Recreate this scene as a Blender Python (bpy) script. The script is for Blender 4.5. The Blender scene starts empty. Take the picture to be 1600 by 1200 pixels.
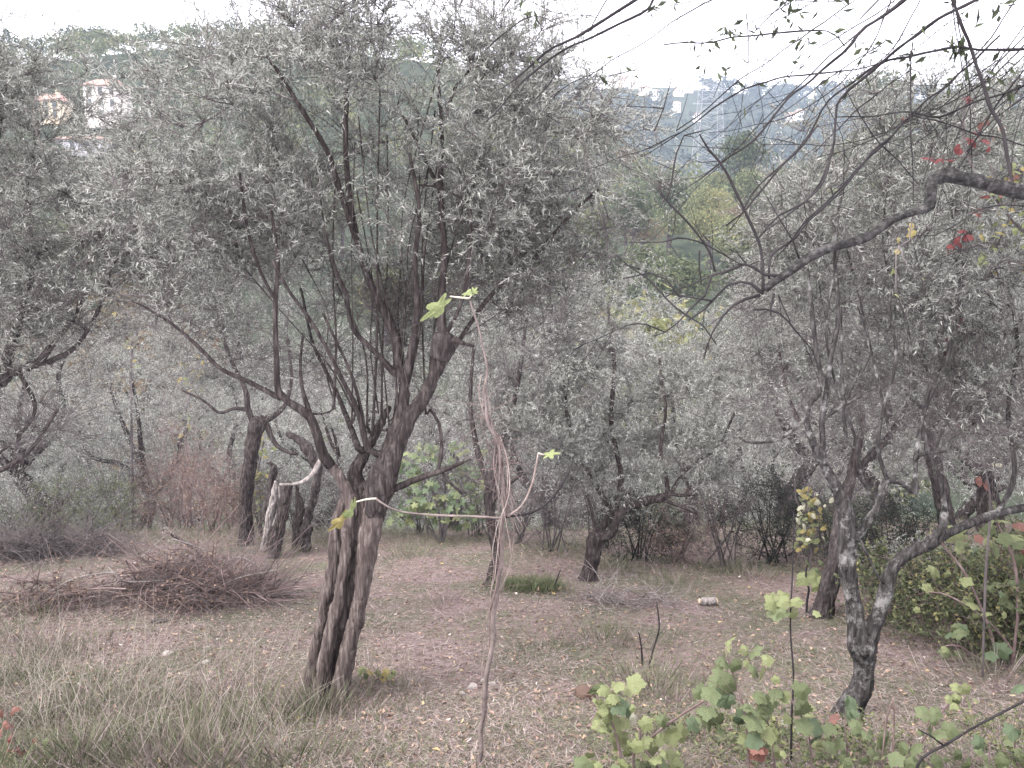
import bpy, math, random
import numpy as np
from mathutils import Vector
random.seed(7)
RNG = np.random.default_rng(11)
SC = bpy.context.scene
COL = SC.collection
R = math.radians

# ------------------------------------------------------------------ camera, sky, sun, exposure
F = 1232.0                                   # focal length in photo pixels (1600 wide)
TH = math.atan(180 / F)                      # camera pitched down a little
CAMZ = 1.6
cam_d = bpy.data.cameras.new('camera'); cam = bpy.data.objects.new('camera', cam_d)
COL.objects.link(cam); SC.camera = cam
cam_d.sensor_width = 36; cam_d.lens = 36 * F / 1600; cam_d.clip_start = .05; cam_d.clip_end = 6000
cam.location = (0, 0, CAMZ); cam.rotation_euler = (math.pi / 2 - TH, 0, 0)

SUN_EL, SUN_AZ = 52, 235                     # azimuth clockwise from +Y: light from behind the left shoulder
w = bpy.data.worlds.new('World'); SC.world = w; w.use_nodes = True
nt = w.node_tree; nt.nodes.clear()
sky = nt.nodes.new('ShaderNodeTexSky'); sky.sky_type = 'NISHITA'; sky.sun_disc = False
sky.sun_elevation = R(SUN_EL); sky.sun_rotation = R(SUN_AZ); sky.air_density = 1.2; sky.dust_density = 6.0
hs = nt.nodes.new('ShaderNodeHueSaturation'); hs.inputs['Saturation'].default_value = .22
ovc = nt.nodes.new('ShaderNodeMix'); ovc.data_type = 'RGBA'; ovc.inputs[0].default_value = .55
ovc.inputs[7].default_value = (10.0, 9.5, 10.4, 1)      # even overcast cloud
bg = nt.nodes.new('ShaderNodeBackground'); bg.inputs['Strength'].default_value = .11
ow = nt.nodes.new('ShaderNodeOutputWorld')
nt.links.new(sky.outputs[0], hs.inputs['Color']); nt.links.new(hs.outputs[0], ovc.inputs[6])
nt.links.new(ovc.outputs[2], bg.inputs[0]); nt.links.new(bg.outputs[0], ow.inputs[0])
sl = bpy.data.lights.new('sun', 'SUN'); sl.energy = 1.1; sl.angle = R(25); sl.color = (1, .965, .935)
so = bpy.data.objects.new('sun', sl); COL.objects.link(so)
sd = Vector((math.sin(R(SUN_AZ)) * math.cos(R(SUN_EL)), math.cos(R(SUN_AZ)) * math.cos(R(SUN_EL)), math.sin(R(SUN_EL))))
so.rotation_euler = sd.to_track_quat('Z', 'Y').to_euler(); so.location = (-20, -20, 40)
vs = SC.view_settings; vs.view_transform = 'Standard'; vs.look = 'None'; vs.gamma = 1
vs.use_curve_mapping = False; vs.exposure = 1.78
SC.cycles.use_fast_gi = True; SC.cycles.fast_gi_method = 'REPLACE'; SC.cycles.ao_bounces_render = 1; SC.cycles.ao_bounces = 1; w.light_settings.distance = 2.2; w.light_settings.ao_factor = 1
SC.cycles.max_bounces = 4; SC.cycles.diffuse_bounces = 2; SC.cycles.volume_bounces = 0
SC.cycles.transmission_bounces = 3; SC.cycles.transparent_max_bounces = 4

# ------------------------------------------------------------------ noise and terrain
def _h(ix, iy, iz, s):
    n = (ix * 374761393 + iy * 668265263 + iz * 1274126177 + s * 974634777) & 0xffffffff
    n = ((n ^ (n >> 13)) * 1274126177) & 0xffffffff
    return ((n ^ (n >> 16)) & 0xffff) / 65535.0
def vn3(p, s=0):
    p = np.asarray(p, float); i = np.floor(p).astype(np.int64); f = p - i; f = f * f * (3 - 2 * f)
    r = 0
    for a in (0, 1):
        for b in (0, 1):
            for c in (0, 1):
                wgt = (f[..., 0] if a else 1 - f[..., 0]) * (f[..., 1] if b else 1 - f[..., 1]) * (f[..., 2] if c else 1 - f[..., 2])
                r = r + wgt * _h(i[..., 0] + a, i[..., 1] + b, i[..., 2] + c, s)
    return r
def fbm2(x, y, sc, s=0, o=3):
    r = 0; a = .5
    for k in range(o):
        r = r + a * (vn3(np.stack([x / sc, y / sc, np.full_like(x, .37 + k)], -1), s + k) - .5) * 2; sc /= 2.1; a *= .5
    return r
PROF_Y = np.array([-400, -60, -20, 0, 4.2, 5.6, 8.3, 10, 12.5, 14, 16.5, 20, 28, 40, 60, 90, 120, 160, 220, 350, 500, 750, 1000, 1700])
PROF_Z = np.array([40, 14, 5, 0, -1.22, -1.66, -2.2, -2.48, -2.9, -3.2, -4.1, -5.8, -9.5, -13, -10, -3, 4, 12, 10, 22, 72, 158, 150, 120])
def smstep(a, b, x):
    t = np.clip((x - a) / (b - a), 0, 1); return t * t * (3 - 2 * t)
def G(x, y):
    x = np.asarray(x, float); y = np.asarray(y, float)
    z = np.interp(y, PROF_Y, PROF_Z)
    far = smstep(30, 90, y)
    z = z + far * 52 * np.exp(-((y - 235) / 75) ** 2) * (1 - smstep(-20, 62, x)) * (.85 + .15 * np.exp(-((x + 75) / 60) ** 2))
    z = z + far * 26 * np.exp(-((y - 185) / 60) ** 2) * smstep(40, 110, x)
    z = z + smstep(300, 700, y) * 14 * fbm2(x, y, 220, 3)
    z = z + smstep(450, 740, y) * 15 * np.exp(-((x - 118) / 75) ** 2)
    z = z + far * 2.0 * fbm2(x, y, 40, 5)
    near = 1 - smstep(20, 60, np.abs(y))
    z = z + near * (.10 * fbm2(x, y, 2.6, 8) + .035 * fbm2(x, y, .5, 12))
    z = z + near * .12 * smstep(2.5, 5.5, x) * smstep(4, 8, y)
    return z
def ray(px, py):
    X = (px - 800) / F; Y = (600 - py) / F
    return np.array([X, math.cos(TH) + Y * math.sin(TH), -math.sin(TH) + Y * math.cos(TH)])
def at(px, py, y):
    """the world point y metres in front of the camera along the line of sight of a photo pixel"""
    d = ray(px, py); return np.array([0, 0, CAMZ]) + d * (y / d[1])
def gp(px, py):
    d = ray(px, py); o = np.array([0, 0, CAMZ])
    t = np.linspace(2, 30, 2800); P = o + t[:, None] * d
    dz = P[:, 2] - G(P[:, 0], P[:, 1]); k = dz < 0
    if not k.any() or P[int(np.argmax(k)), 1] > 17: q = o + d * (16.0 / d[1]); q[2] = float(G(q[0], q[1])); return q
    return P[int(np.argmax(k))]
def proj(P):
    P = np.asarray(P) - np.array([0, 0, CAMZ]); c, s = math.cos(TH), math.sin(TH)
    dep = P[..., 1] * c - P[..., 2] * s; up = P[..., 1] * s + P[..., 2] * c
    dep = np.where(np.abs(dep) < .01, .01, dep)
    return 800 + F * P[..., 0] / dep, 600 - F * up / dep, dep

# ------------------------------------------------------------------ materials
def ramp_mat(name, stops, scale=6, detail=5, rough=.85, bump=0, stretch=(1, 1, 1), attr=None, transl=0, spec=.25, noise_mix=.0, bscale=None, space='Object'):
    m = bpy.data.materials.new(name); m.use_nodes = True
    n = m.node_tree.nodes; l = m.node_tree.links; n.clear()
    out = n.new('ShaderNodeOutputMaterial'); bs = n.new('ShaderNodeBsdfPrincipled')
    bs.inputs['Roughness'].default_value = rough; bs.inputs['Specular IOR Level'].default_value = spec
    cr = n.new('ShaderNodeValToRGB'); e = cr.color_ramp.elements
    while len(e) < len(stops): e.new(.5)
    for k, (p, c) in enumerate(stops): e[k].position = p; e[k].color = (*c, 1)
    tc = n.new('ShaderNodeTexCoord'); mp = n.new('ShaderNodeMapping'); mp.inputs['Scale'].default_value = stretch
    l.new(tc.outputs[space], mp.inputs[0])
    nz = n.new('ShaderNodeTexNoise'); nz.inputs['Scale'].default_value = scale; nz.inputs['Detail'].default_value = detail
    nz.inputs['Roughness'].default_value = .62
    l.new(mp.outputs[0], nz.inputs['Vector'])
    if attr:
        at_ = n.new('ShaderNodeAttribute'); at_.attribute_name = attr
        l.new(at_.outputs['Fac'], cr.inputs[0])
    else:
        l.new(nz.outputs[0], cr.inputs[0])
    l.new(cr.outputs[0], bs.inputs['Base Color'])
    if bump:
        bp = n.new('ShaderNodeBump'); bp.inputs['Strength'].default_value = bump; bp.inputs['Distance'].default_value = .02
        b2 = n.new('ShaderNodeTexNoise'); b2.inputs['Scale'].default_value = bscale or scale * 3; b2.inputs['Detail'].default_value = 6
        l.new(mp.outputs[0], b2.inputs['Vector']); l.new(b2.outputs[0], bp.inputs['Height']); l.new(bp.outputs[0], bs.inputs['Normal'])
    sh = bs.outputs[0]
    if transl:
        tr = n.new('ShaderNodeBsdfTranslucent'); mx = n.new('ShaderNodeMixShader'); mx.inputs[0].default_value = transl
        l.new(cr.outputs[0], tr.inputs[0]); l.new(bs.outputs[0], mx.inputs[1]); l.new(tr.outputs[0], mx.inputs[2]); sh = mx.outputs[0]
    l.new(sh, out.inputs[0]); m['cr'] = 1
    return m
def bark_mat(name, dark, mid, light, lichen, lich=.62, st=(1.3, 1.3, .3)):
    m = ramp_mat(name, [(.28, dark), (.5, mid), (.72, light)], scale=30, detail=9, rough=.95, bump=1.0, stretch=st, bscale=48, spec=.1)
    n = m.node_tree.nodes; l = m.node_tree.links
    bs = next(x for x in n if x.type == 'BSDF_PRINCIPLED'); cr = next(x for x in n if x.type == 'VALTORGB')
    tc = next(x for x in n if x.type == 'TEX_COORD')
    nz = n.new('ShaderNodeTexNoise'); nz.inputs['Scale'].default_value = 6.5; nz.inputs['Detail'].default_value = 10; nz.inputs['Roughness'].default_value = .78
    l.new(tc.outputs['Object'], nz.inputs['Vector'])
    r2 = n.new('ShaderNodeValToRGB'); r2.color_ramp.elements[0].position = lich - .05; r2.color_ramp.elements[1].position = lich + .05
    l.new(nz.outputs[0], r2.inputs[0])
    mx = n.new('ShaderNodeMix'); mx.data_type = 'RGBA'; mx.inputs[7].default_value = (*lichen, 1)
    l.new(r2.outputs[0], mx.inputs[0]); l.new(cr.outputs[0], mx.inputs[6]); l.new(mx.outputs[2], bs.inputs['Base Color'])
    return m
M = {}
M['bark'] = bark_mat('olive_bark', (.016, .013, .013), (.045, .037, .036), (.12, .103, .098), (.2, .19, .178), .70, (1.3, 1.3, .25))
M['bark_old'] = bark_mat('split_olive_bark', (.036, .029, .027), (.10, .08, .074), (.23, .195, .18), (.29, .268, .247), .69, (1.3, 1.3, .16))
M['bark_lichen'] = bark_mat('lichened_bark', (.014, .013, .013), (.046, .042, .041), (.12, .113, .11), (.23, .225, .215), .57)
M['bark_dark'] = bark_mat('dark_bark', (.02, .017, .017), (.055, .046, .045), (.12, .105, .10), (.25, .24, .22), .75)
M['bark_limb'] = bark_mat('limb_bark', (.012, .0115, .0115), (.038, .036, .036), (.11, .104, .102), (.17, .165, .158), .64, (1, 1, 1))
M['bleached'] = bark_mat('bleached_wood', (.10, .085, .08), (.24, .215, .20), (.40, .37, .35), (.44, .42, .39), .62)
M['twig'] = ramp_mat('olive_twig', [(.3, (.055, .047, .047)), (.7, (.17, .147, .146))], scale=3, detail=3)
M['twig_dark'] = ramp_mat('dark_twig', [(.3, (.014, .012, .013)), (.7, (.045, .04, .042))], scale=5, detail=3)
M['twig_red'] = ramp_mat('dry_bramble_stem', [(.25, (.075, .05, .048)), (.5, (.18, .128, .12)), (.75, (.34, .272, .255))], scale=4, detail=4)
M['straw_vine'] = ramp_mat('dry_vine_stem', [(.3, (.15, .11, .098)), (.7, (.36, .30, .27))], scale=14, detail=4, bump=.4)
M['grass_stalk'] = ramp_mat('bleached_stalk', [(.3, (.30, .27, .22)), (.7, (.50, .455, .39))], scale=5)
M['sapling'] = ramp_mat('fig_sapling_bark', [(.3, (.10, .08, .075)), (.7, (.24, .195, .18))], scale=18, detail=5, bump=.3)
M['olive_leaf'] = ramp_mat('olive_leaf', [(0, (.085, .09, .076)), (.4, (.25, .258, .225)), (.75, (.41, .42, .375)), (1, (.55, .555, .51))], attr='tint', rough=.6, transl=.36, spec=.2)
M['leaf_green'] = ramp_mat('broad_leaf', [(0, (.032, .042, .026)), (.5, (.10, .122, .062)), (.8, (.19, .205, .092)), (1, (.29, .26, .11))], attr='tint', rough=.6, transl=.25)
M['leaf_blue'] = ramp_mat('far_and_shade_leaf', [(0, (.010, .017, .014)), (.5, (.028, .042, .032)), (1, (.075, .09, .06))], attr='tint', rough=.7)  # back-edge shrubs use it too, their shade put into its dark colour
M['leaf_autumn'] = ramp_mat('autumn_leaf', [(0, (.09, .068, .045)), (.5, (.18, .135, .082)), (1, (.27, .225, .125))], attr='tint', rough=.6, transl=.25)
M['grass'] = ramp_mat('grass_mix', [(0, (.095, .115, .055)), (.25, (.19, .215, .12)), (.5, (.21, .188, .145)), (.72, (.285, .218, .205)), (1, (.48, .415, .385))], attr='tint', rough=.8, transl=.2)
M['litter'] = ramp_mat('leaf_litter', [(0, (.10, .065, .05)), (.5, (.26, .18, .14)), (.8, (.42, .30, .22)), (.93, (.45, .36, .12)), (1, (.6, .55, .5))], attr='tint', rough=.8)
M['stone'] = ramp_mat('pale_stone', [(.3, (.20, .175, .16)), (.7, (.38, .345, .32))], scale=12, bump=.5)
M['log_end'] = ramp_mat('cut_wood', [(.3, (.42, .30, .21)), (.7, (.62, .48, .36))], scale=16)
def leafmat(name, a, b, c, t=.3):
    return ramp_mat(name, [(.3, a), (.52, b), (.75, c)], scale=22, detail=4, rough=.55, transl=t, bump=.25, spec=.35)
VL = [leafmat('vine_leaf_green', (.085, .11, .05), (.145, .175, .085), (.21, .24, .125)),
      leafmat('vine_leaf_yellow_green', (.15, .175, .075), (.225, .25, .115), (.31, .33, .175)),
      leafmat('vine_leaf_deep', (.07, .105, .055), (.115, .155, .085), (.17, .215, .125)),
      leafmat('vine_leaf_yellow', (.25, .20, .07), (.33, .275, .105), (.28, .27, .125)),
      leafmat('vine_leaf_rust', (.16, .065, .05), (.25, .12, .095), (.33, .20, .16)),
      leafmat('creeper_leaf_red', (.12, .03, .032), (.19, .05, .05), (.26, .10, .092)),
      leafmat('pale_leaf', (.36, .36, .26), (.46, .45, .33), (.55, .53, .42))]
FIGL = leafmat('fig_leaf', (.19, .23, .09), (.27, .315, .14), (.37, .40, .21))
PET = ramp_mat('pale_petiole', [(.3, (.45, .40, .32)), (.7, (.6, .55, .45))], scale=10)
M['wall_cream'] = ramp_mat('cream_render', [(.3, (.58, .545, .50)), (.7, (.68, .65, .61))], scale=.6, bump=.1)
M['wall_ochre'] = ramp_mat('ochre_render', [(.3, (.56, .47, .34)), (.7, (.66, .57, .43))], scale=.6, bump=.1)
M['wall_grey'] = ramp_mat('grey_render', [(.3, (.34, .34, .36)), (.7, (.46, .46, .48))], scale=.6, bump=.1)
M['roof'] = ramp_mat('clay_tile', [(.3, (.34, .22, .18)), (.7, (.46, .32, .27))], scale=2.5, bump=.4)
M['pane'] = ramp_mat('window_glass', [(.3, (.05, .055, .06)), (.7, (.09, .095, .10))], scale=.5, rough=.2, spec=.5)
M['steel'] = ramp_mat('galvanised_steel', [(.3, (.34, .34, .36)), (.7, (.46, .46, .48))], scale=2, rough=.6)

def ground_material():
    m = bpy.data.materials.new('dry_grove_ground'); m.use_nodes = True
    n = m.node_tree.nodes; l = m.node_tree.links; bs = n['Principled BSDF']; bs.inputs['Roughness'].default_value = .95
    bs.inputs['Specular IOR Level'].default_value = .1
    tc = n.new('ShaderNodeTexCoord')
    def noise(s, d=6, r=.6):
        q = n.new('ShaderNodeTexNoise'); q.inputs['Scale'].default_value = s; q.inputs['Detail'].default_value = d; q.inputs['Roughness'].default_value = r
        l.new(tc.outputs['Object'], q.inputs['Vector']); return q.outputs[0]
    def ramp(i, st):
        c = n.new('ShaderNodeValToRGB'); e = c.color_ramp.elements
        while len(e) < len(st): e.new(.5)
        for k, (p, cc) in enumerate(st): e[k].position = p; e[k].color = (*cc, 1)
        l.new(i, c.inputs[0]); return c.outputs[0]
    a = ramp(noise(14, 9, .75), [(.3, (.075, .052, .05)), (.5, (.18, .132, .126)), (.7, (.295, .23, .222))])
    b = ramp(noise(17, 8, .7), [(.3, (.06, .058, .042)), (.7, (.17, .158, .118))])
    f = ramp(noise(.9, 4), [(.42, (0, 0, 0)), (.58, (1, 1, 1))])
    mx = n.new('ShaderNodeMix'); mx.data_type = 'RGBA'; l.new(f, mx.inputs[0]); l.new(a, mx.inputs[6]); l.new(b, mx.inputs[7])
    # beyond the grove the slope is covered by scrub
    sx = n.new('ShaderNodeSeparateXYZ'); l.new(tc.outputs['Object'], sx.inputs[0])
    mr = n.new('ShaderNodeMapRange'); mr.inputs[1].default_value = 20; mr.inputs[2].default_value = 45; l.new(sx.outputs[1], mr.inputs[0])
    c = ramp(noise(.25, 8, .7), [(.35, (.018, .026, .018)), (.65, (.06, .07, .045))])
    m2 = n.new('ShaderNodeMix'); m2.data_type = 'RGBA'; l.new(mr.outputs[0], m2.inputs[0]); l.new(mx.outputs[2], m2.inputs[6]); l.new(c, m2.inputs[7])
    l.new(m2.outputs[2], bs.inputs['Base Color'])
    bp = n.new('ShaderNodeBump'); bp.inputs['Strength'].default_value = .8; bp.inputs['Distance'].default_value = .03
    l.new(noise(30, 8, .75), bp.inputs['Height']); l.new(bp.outputs[0], bs.inputs['Normal'])
    return m
M['ground'] = ground_material()

# ------------------------------------------------------------------ mesh helpers
def mesh_np(name, V, faces, tint=None, smooth=False):
    """V (n,3); faces: list of int arrays, each (m,k)"""
    V = np.asarray(V, np.float32)
    me = bpy.data.meshes.new(name); me.vertices.add(len(V)); me.vertices.foreach_set('co', V.ravel())
    faces = [np.asarray(f, np.int32) for f in faces if len(f)]
    tot = sum(f.size for f in faces); npoly = sum(len(f) for f in faces)
    me.loops.add(tot); me.polygons.add(npoly)
    me.loops.foreach_set('vertex_index', np.concatenate([f.ravel() for f in faces]))
    cnt = np.concatenate([np.full(len(f), f.shape[1], np.int32) for f in faces])
    st = np.concatenate([[0], np.cumsum(cnt)[:-1]]).astype(np.int32)
    me.polygons.foreach_set('loop_start', st)
    me.polygons.foreach_set('use_smooth', np.full(npoly, smooth, bool))
    if tint is not None:
        a = me.attributes.new('tint', 'FLOAT', 'POINT'); a.data.foreach_set('value', np.asarray(tint, np.float32))
    me.update(calc_edges=True); me.validate()
    return me
def obj(name, me, mat, parent=None, loc=None, kind=None, label=None):
    o = bpy.data.objects.new(name, me); COL.objects.link(o)
    if mat and not me.materials: me.materials.append(mat)
    if parent: o.parent = parent
    if loc is not None: o.location = loc
    if kind: o['kind'] = kind
    if label: o['label'] = label
    return o
def tag(o, label, cat, group=None):
    o['label'] = label; o['category'] = cat
    if group: o['group'] = group
    return o
def thing(name, label, cat, loc, group=None):
    o = bpy.data.objects.new(name, None); COL.objects.link(o); o.location = tuple(loc); o.empty_display_size = .2
    return tag(o, label, cat, group)
def base_of(t): return np.array(t.location)
def nrm(v): return v / (np.linalg.norm(v, axis=-1, keepdims=True) + 1e-9)

def catmull(P, step):
    P = np.asarray(P, float); out = []
    Q = np.vstack([2 * P[0] - P[1], P, 2 * P[-1] - P[-2]])
    for i in range(1, len(Q) - 2):
        n = max(1, int(np.linalg.norm(Q[i + 1, :3] - Q[i, :3]) / step)); t = np.linspace(0, 1, n, endpoint=False)[:, None]
        a, b, c, d = Q[i - 1], Q[i], Q[i + 1], Q[i + 2]
        out.append(.5 * (2 * b + (c - a) * t + (2 * a - 5 * b + 4 * c - d) * t ** 2 + (3 * b - a - 3 * c + d) * t ** 3))
    out.append(P[-1:]); return np.vstack(out)
def tube(Pr, sides=8, rough=.0, seed=0):
    """Pr (n,4): centre line and radius -> verts, quads, end caps"""
    P = Pr[:, :3]; r = np.maximum(Pr[:, 3], .0008); n = len(P)
    T = nrm(np.gradient(P, axis=0)); up = np.array([.3, .9, .2]); U = np.zeros_like(P)
    u = up - T[0] * up.dot(T[0]); u /= np.linalg.norm(u)
    for i in range(n):
        u = u - T[i] * u.dot(T[i]); u /= (np.linalg.norm(u) + 1e-9); U[i] = u
    W = np.cross(T, U); a = np.linspace(0, 2 * np.pi, sides, endpoint=False)
    rr = np.repeat(r[:, None], sides, 1)
    V = P[:, None] + rr[..., None] * (np.cos(a)[None, :, None] * U[:, None] + np.sin(a)[None, :, None] * W[:, None])
    if rough:
        k = (vn3(V * np.array([30, 30, 14]) * min(1, .02 / max(r.mean(), .004)) ** .5, seed) - .5) * 2 + .8 * (vn3(V * 6, seed + 1) - .5)
        V = P[:, None] + (V - P[:, None]) * (1 + rough * k[..., None])
    V = V.reshape(-1, 3)
    i = np.arange(n - 1)[:, None] * sides; j = np.arange(sides)[None]; jn = (j + 1) % sides
    Q = np.stack([i + j, i + jn, i + sides + jn, i + sides + j], -1).reshape(-1, 4)
    c0 = len(V); V = np.vstack([V, P[0] - T[0] * r[0] * .4, P[-1] + T[-1] * r[-1] * .4])
    jj = np.arange(sides); t0 = np.stack([np.full(sides, c0), (jj + 1) % sides, jj], -1)
    e = (n - 1) * sides; t1 = np.stack([np.full(sides, c0 + 1), e + jj, e + (jj + 1) % sides], -1)
    return V, Q, np.vstack([t0, t1])
def tubes_mesh(name, paths, sides=8, rough=0, origin=(0, 0, 0), smooth=True):
    Vs, Qs, Ts, k = [], [], [], 0
    for s, p in enumerate(paths):
        V, Q, T = tube(p, sides, rough, s); Vs.append(V); Qs.append(Q + k); Ts.append(T + k); k += len(V)
    return mesh_np(name, np.vstack(Vs) - np.array(origin), [np.vstack(Qs), np.vstack(Ts)], smooth=smooth)
def segs_mesh(name, A, B, ra, rb, sides=3, origin=(0, 0, 0)):
    """many thin tapered segments in one mesh"""
    A = np.asarray(A); B = np.asarray(B); T = nrm(B - A); up = np.where(np.abs(T[:, 2:3]) > .9, [[1., 0, 0]], [[0., 0, 1]])
    U = nrm(np.cross(T, up)); W = np.cross(T, U); a = np.linspace(0, 2 * np.pi, sides, endpoint=False)
    ring = np.cos(a)[None, :, None] * U[:, None] + np.sin(a)[None, :, None] * W[:, None]
    V = np.concatenate([A[:, None] + ring * np.asarray(ra)[:, None, None], B[:, None] + ring * np.asarray(rb)[:, None, None]], 1)
    n = len(A); b = np.arange(n)[:, None] * 2 * sides; j = np.arange(sides)[None]; jn = (j + 1) % sides
    Q = np.stack([b + j, b + jn, b + sides + jn, b + sides + j], -1).reshape(-1, 4)
    return mesh_np(name, V.reshape(-1, 3) - np.array(origin), [Q], smooth=True)
def leaves_mesh(name, Bp, D, L, Wd, tint, origin=(0, 0, 0), rng=RNG, fold=.25, tri=False):
    """folded two-face leaf blades"""
    n = len(Bp); D = nrm(D); s = nrm(np.cross(D, rng.normal(size=(n, 3)))); nn = np.cross(D, s)
    L = np.asarray(L)[:, None]; Wd = np.asarray(Wd)[:, None]
    if tri:
        V = np.stack([Bp - s * Wd * .5, Bp + s * Wd * .5, Bp + D * L], 1)
        return mesh_np(name, V.reshape(-1, 3) - np.array(origin), [np.arange(3 * n).reshape(-1, 3)], np.repeat(tint, 3))
    mid = Bp + D * L * .45 + nn * Wd * fold
    V = np.stack([Bp, mid + s * Wd * .5, Bp + D * L, mid - s * Wd * .5], 1)
    i = np.arange(n)[:, None] * 4
    Fc = np.concatenate([i + np.array([[0, 1, 2]]), i + np.array([[0, 2, 3]])], 0)
    return mesh_np(name, V.reshape(-1, 3) - np.array(origin), [Fc], np.repeat(tint, 4))

def remeshed(name, paths, voxel, origin, amp=.012, seed=0, sides=14):
    """overlapping strands fused into one skin, then roughened along the grain"""
    me = tubes_mesh(name + '_raw', paths, sides, .12, origin)
    o = bpy.data.objects.new('tmp_raw', me); COL.objects.link(o)
    md = o.modifiers.new('r', 'REMESH'); md.mode = 'VOXEL'; md.voxel_size = voxel
    dg = bpy.context.evaluated_depsgraph_get(); ev = o.evaluated_get(dg)
    m2 = bpy.data.meshes.new_from_object(ev); bpy.data.objects.remove(o); bpy.data.meshes.remove(me)
    n = len(m2.vertices); V = np.zeros(n * 3, np.float32); m2.vertices.foreach_get('co', V); V = V.reshape(-1, 3)
    N = np.zeros(n * 3, np.float32); m2.vertices.foreach_get('normal', N); N = N.reshape(-1, 3)
    sc = np.array([1, 1, .2])
    fis = -np.clip(.13 - np.abs(vn3(V * 38 * sc, seed + 11) - .5), 0, 1) * 8
    d = fis * .5 + (vn3(V * 34 * sc, seed) - .5) + .9 * (vn3(V * 13 * sc, seed + 3) - .5) + .5 * (vn3(V * 60 * sc, seed + 5) - .5) + .8 * (vn3(V * 5, seed + 7) - .5)
    V = V + N * (d * amp * 2)[:, None]
    m2.vertices.foreach_set('co', V.astype(np.float32).ravel()); m2.polygons.foreach_set('use_smooth', np.full(len(m2.polygons), True)); m2.update()
    m2.name = name; m2.materials.clear()
    return m2

# ------------------------------------------------------------------ ground sheet
def axis(a, b, fine, lo, hi, g):
    c = list(np.arange(a, b + 1e-6, fine)); s = fine
    while c[-1] < hi: s *= g; c.append(c[-1] + s)
    s = fine; h = [a]
    while h[-1] > lo: s *= g; h.append(h[-1] - s)
    return np.array(h[:0:-1] + c)
xs = axis(-11, 11, .14, -1300, 1300, 1.16); ys = axis(2.5, 17, .13, -350, 1600, 1.075)
XX, YY = np.meshgrid(xs, ys); ZZ = G(XX, YY)
nx, ny = len(xs), len(ys)
ii = (np.arange(ny - 1)[:, None] * nx + np.arange(nx - 1)[None]).ravel()
ground = obj('ground', mesh_np('ground', np.stack([XX, YY, ZZ], -1).reshape(-1, 3), [np.stack([ii, ii + 1, ii + nx + 1, ii + nx], -1)], smooth=True), M['ground'])
ground['kind'] = 'structure'

# ------------------------------------------------------------------ tree growth
class Growth:
    """a skeleton of nodes: traced limbs first, then twigs that reach for points in the crown"""
    def __init__(s, seed=0, cap=60000):
        s.P = np.zeros((cap, 3)); s.D = np.zeros((cap, 3)); s.par = np.full(cap, -1); s.fix = np.zeros(cap); s.n = 0
        s.rng = np.random.default_rng(seed); s.tips = []; s.leafy = []; s.nfix = 0
    def add_path(s, Pr, every=1, attach=True):
        T = nrm(np.gradient(Pr[:, :3], axis=0))
        for k in range(0, len(Pr)):
            i = s.n; s.P[i] = Pr[k, :3]; s.D[i] = T[k]; s.fix[i] = Pr[k, 3]; s.par[i] = -2; s.n += 1
        s.nfix = s.n
    def reach(s, targets, leafy, seg=.19, maxlen=3.0, wob=.03, up=.15):
        nf = s.n; A = s.P[:nf]
        qx, qy, _ = proj(targets); gap = (qx > 50) & (qx < 215) & (qy > 110) & (qy < 245) & (s.rng.random(len(targets)) < .35); targets = targets[~gap]
        if len(targets) == 0: return
        d0 = np.array([np.min(np.linalg.norm(A - t, axis=1)) for t in targets])
        for q in np.argsort(d0):
            t = targets[q]; v = t - s.P[:s.n]; dist = np.linalg.norm(v, axis=1) + 1e-6
            cosv = (v * s.D[:s.n]).sum(1) / dist
            cost = dist * (1.55 - .55 * cosv) + np.where(s.fix[:s.n] > .05, .15, 0)
            i = int(np.argmin(cost)); L = dist[i]
            if L > maxlen: continue
            n = max(2, int(L / seg)); c = s.P[i] + s.D[i] * L * .35 + np.array([0, 0, up * L * .5])
            tt = np.linspace(0, 1, n + 1)[1:, None]
            pts = (1 - tt) ** 2 * s.P[i] + 2 * (1 - tt) * tt * c + tt ** 2 * t + s.rng.normal(size=(n, 3)) * wob * np.sin(np.pi * tt)
            prev = i
            for p in pts:
                j = s.n
                if j >= len(s.P) - 2: return
                s.P[j] = p; s.D[j] = nrm(p - s.P[prev]); s.par[j] = prev; s.n += 1; prev = j
            s.tips.append(prev); s.leafy.append(leafy)
    def radii(s, tip=.0022, ex=2.3):
        r = np.zeros(s.n); acc = np.zeros(s.n)
        for i in range(s.n - 1, -1, -1):
            if s.par[i] == -2: r[i] = s.fix[i]; continue
            r[i] = max(tip, acc[i] ** (1 / ex)); p = s.par[i]
            if p >= 0: acc[p] += r[i] ** ex
        for i in range(s.n):
            if s.par[i] >= 0: r[i] = min(r[i], max(tip, r[s.par[i]] * .92))
        return r
def ell(cx, cy, y, rx, ry, ryd, n, rng, clump=.38, sc=1.6, seed=0, flat=None):
    """points in an ellipsoid given about a line of sight; radii in photo pixels, depth in metres"""
    c = at(cx, cy, y); k = y / F; out = []
    while len(out) < n:
        p = rng.uniform(-1, 1, (n * 3, 3)); p = p[(p ** 2).sum(1) < 1]
        q = c + p * np.array([rx * k, ryd, ry * k])
        q = q[vn3(q * sc, seed) > clump]; out.extend(q)
    return np.array(out[:n])
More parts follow.
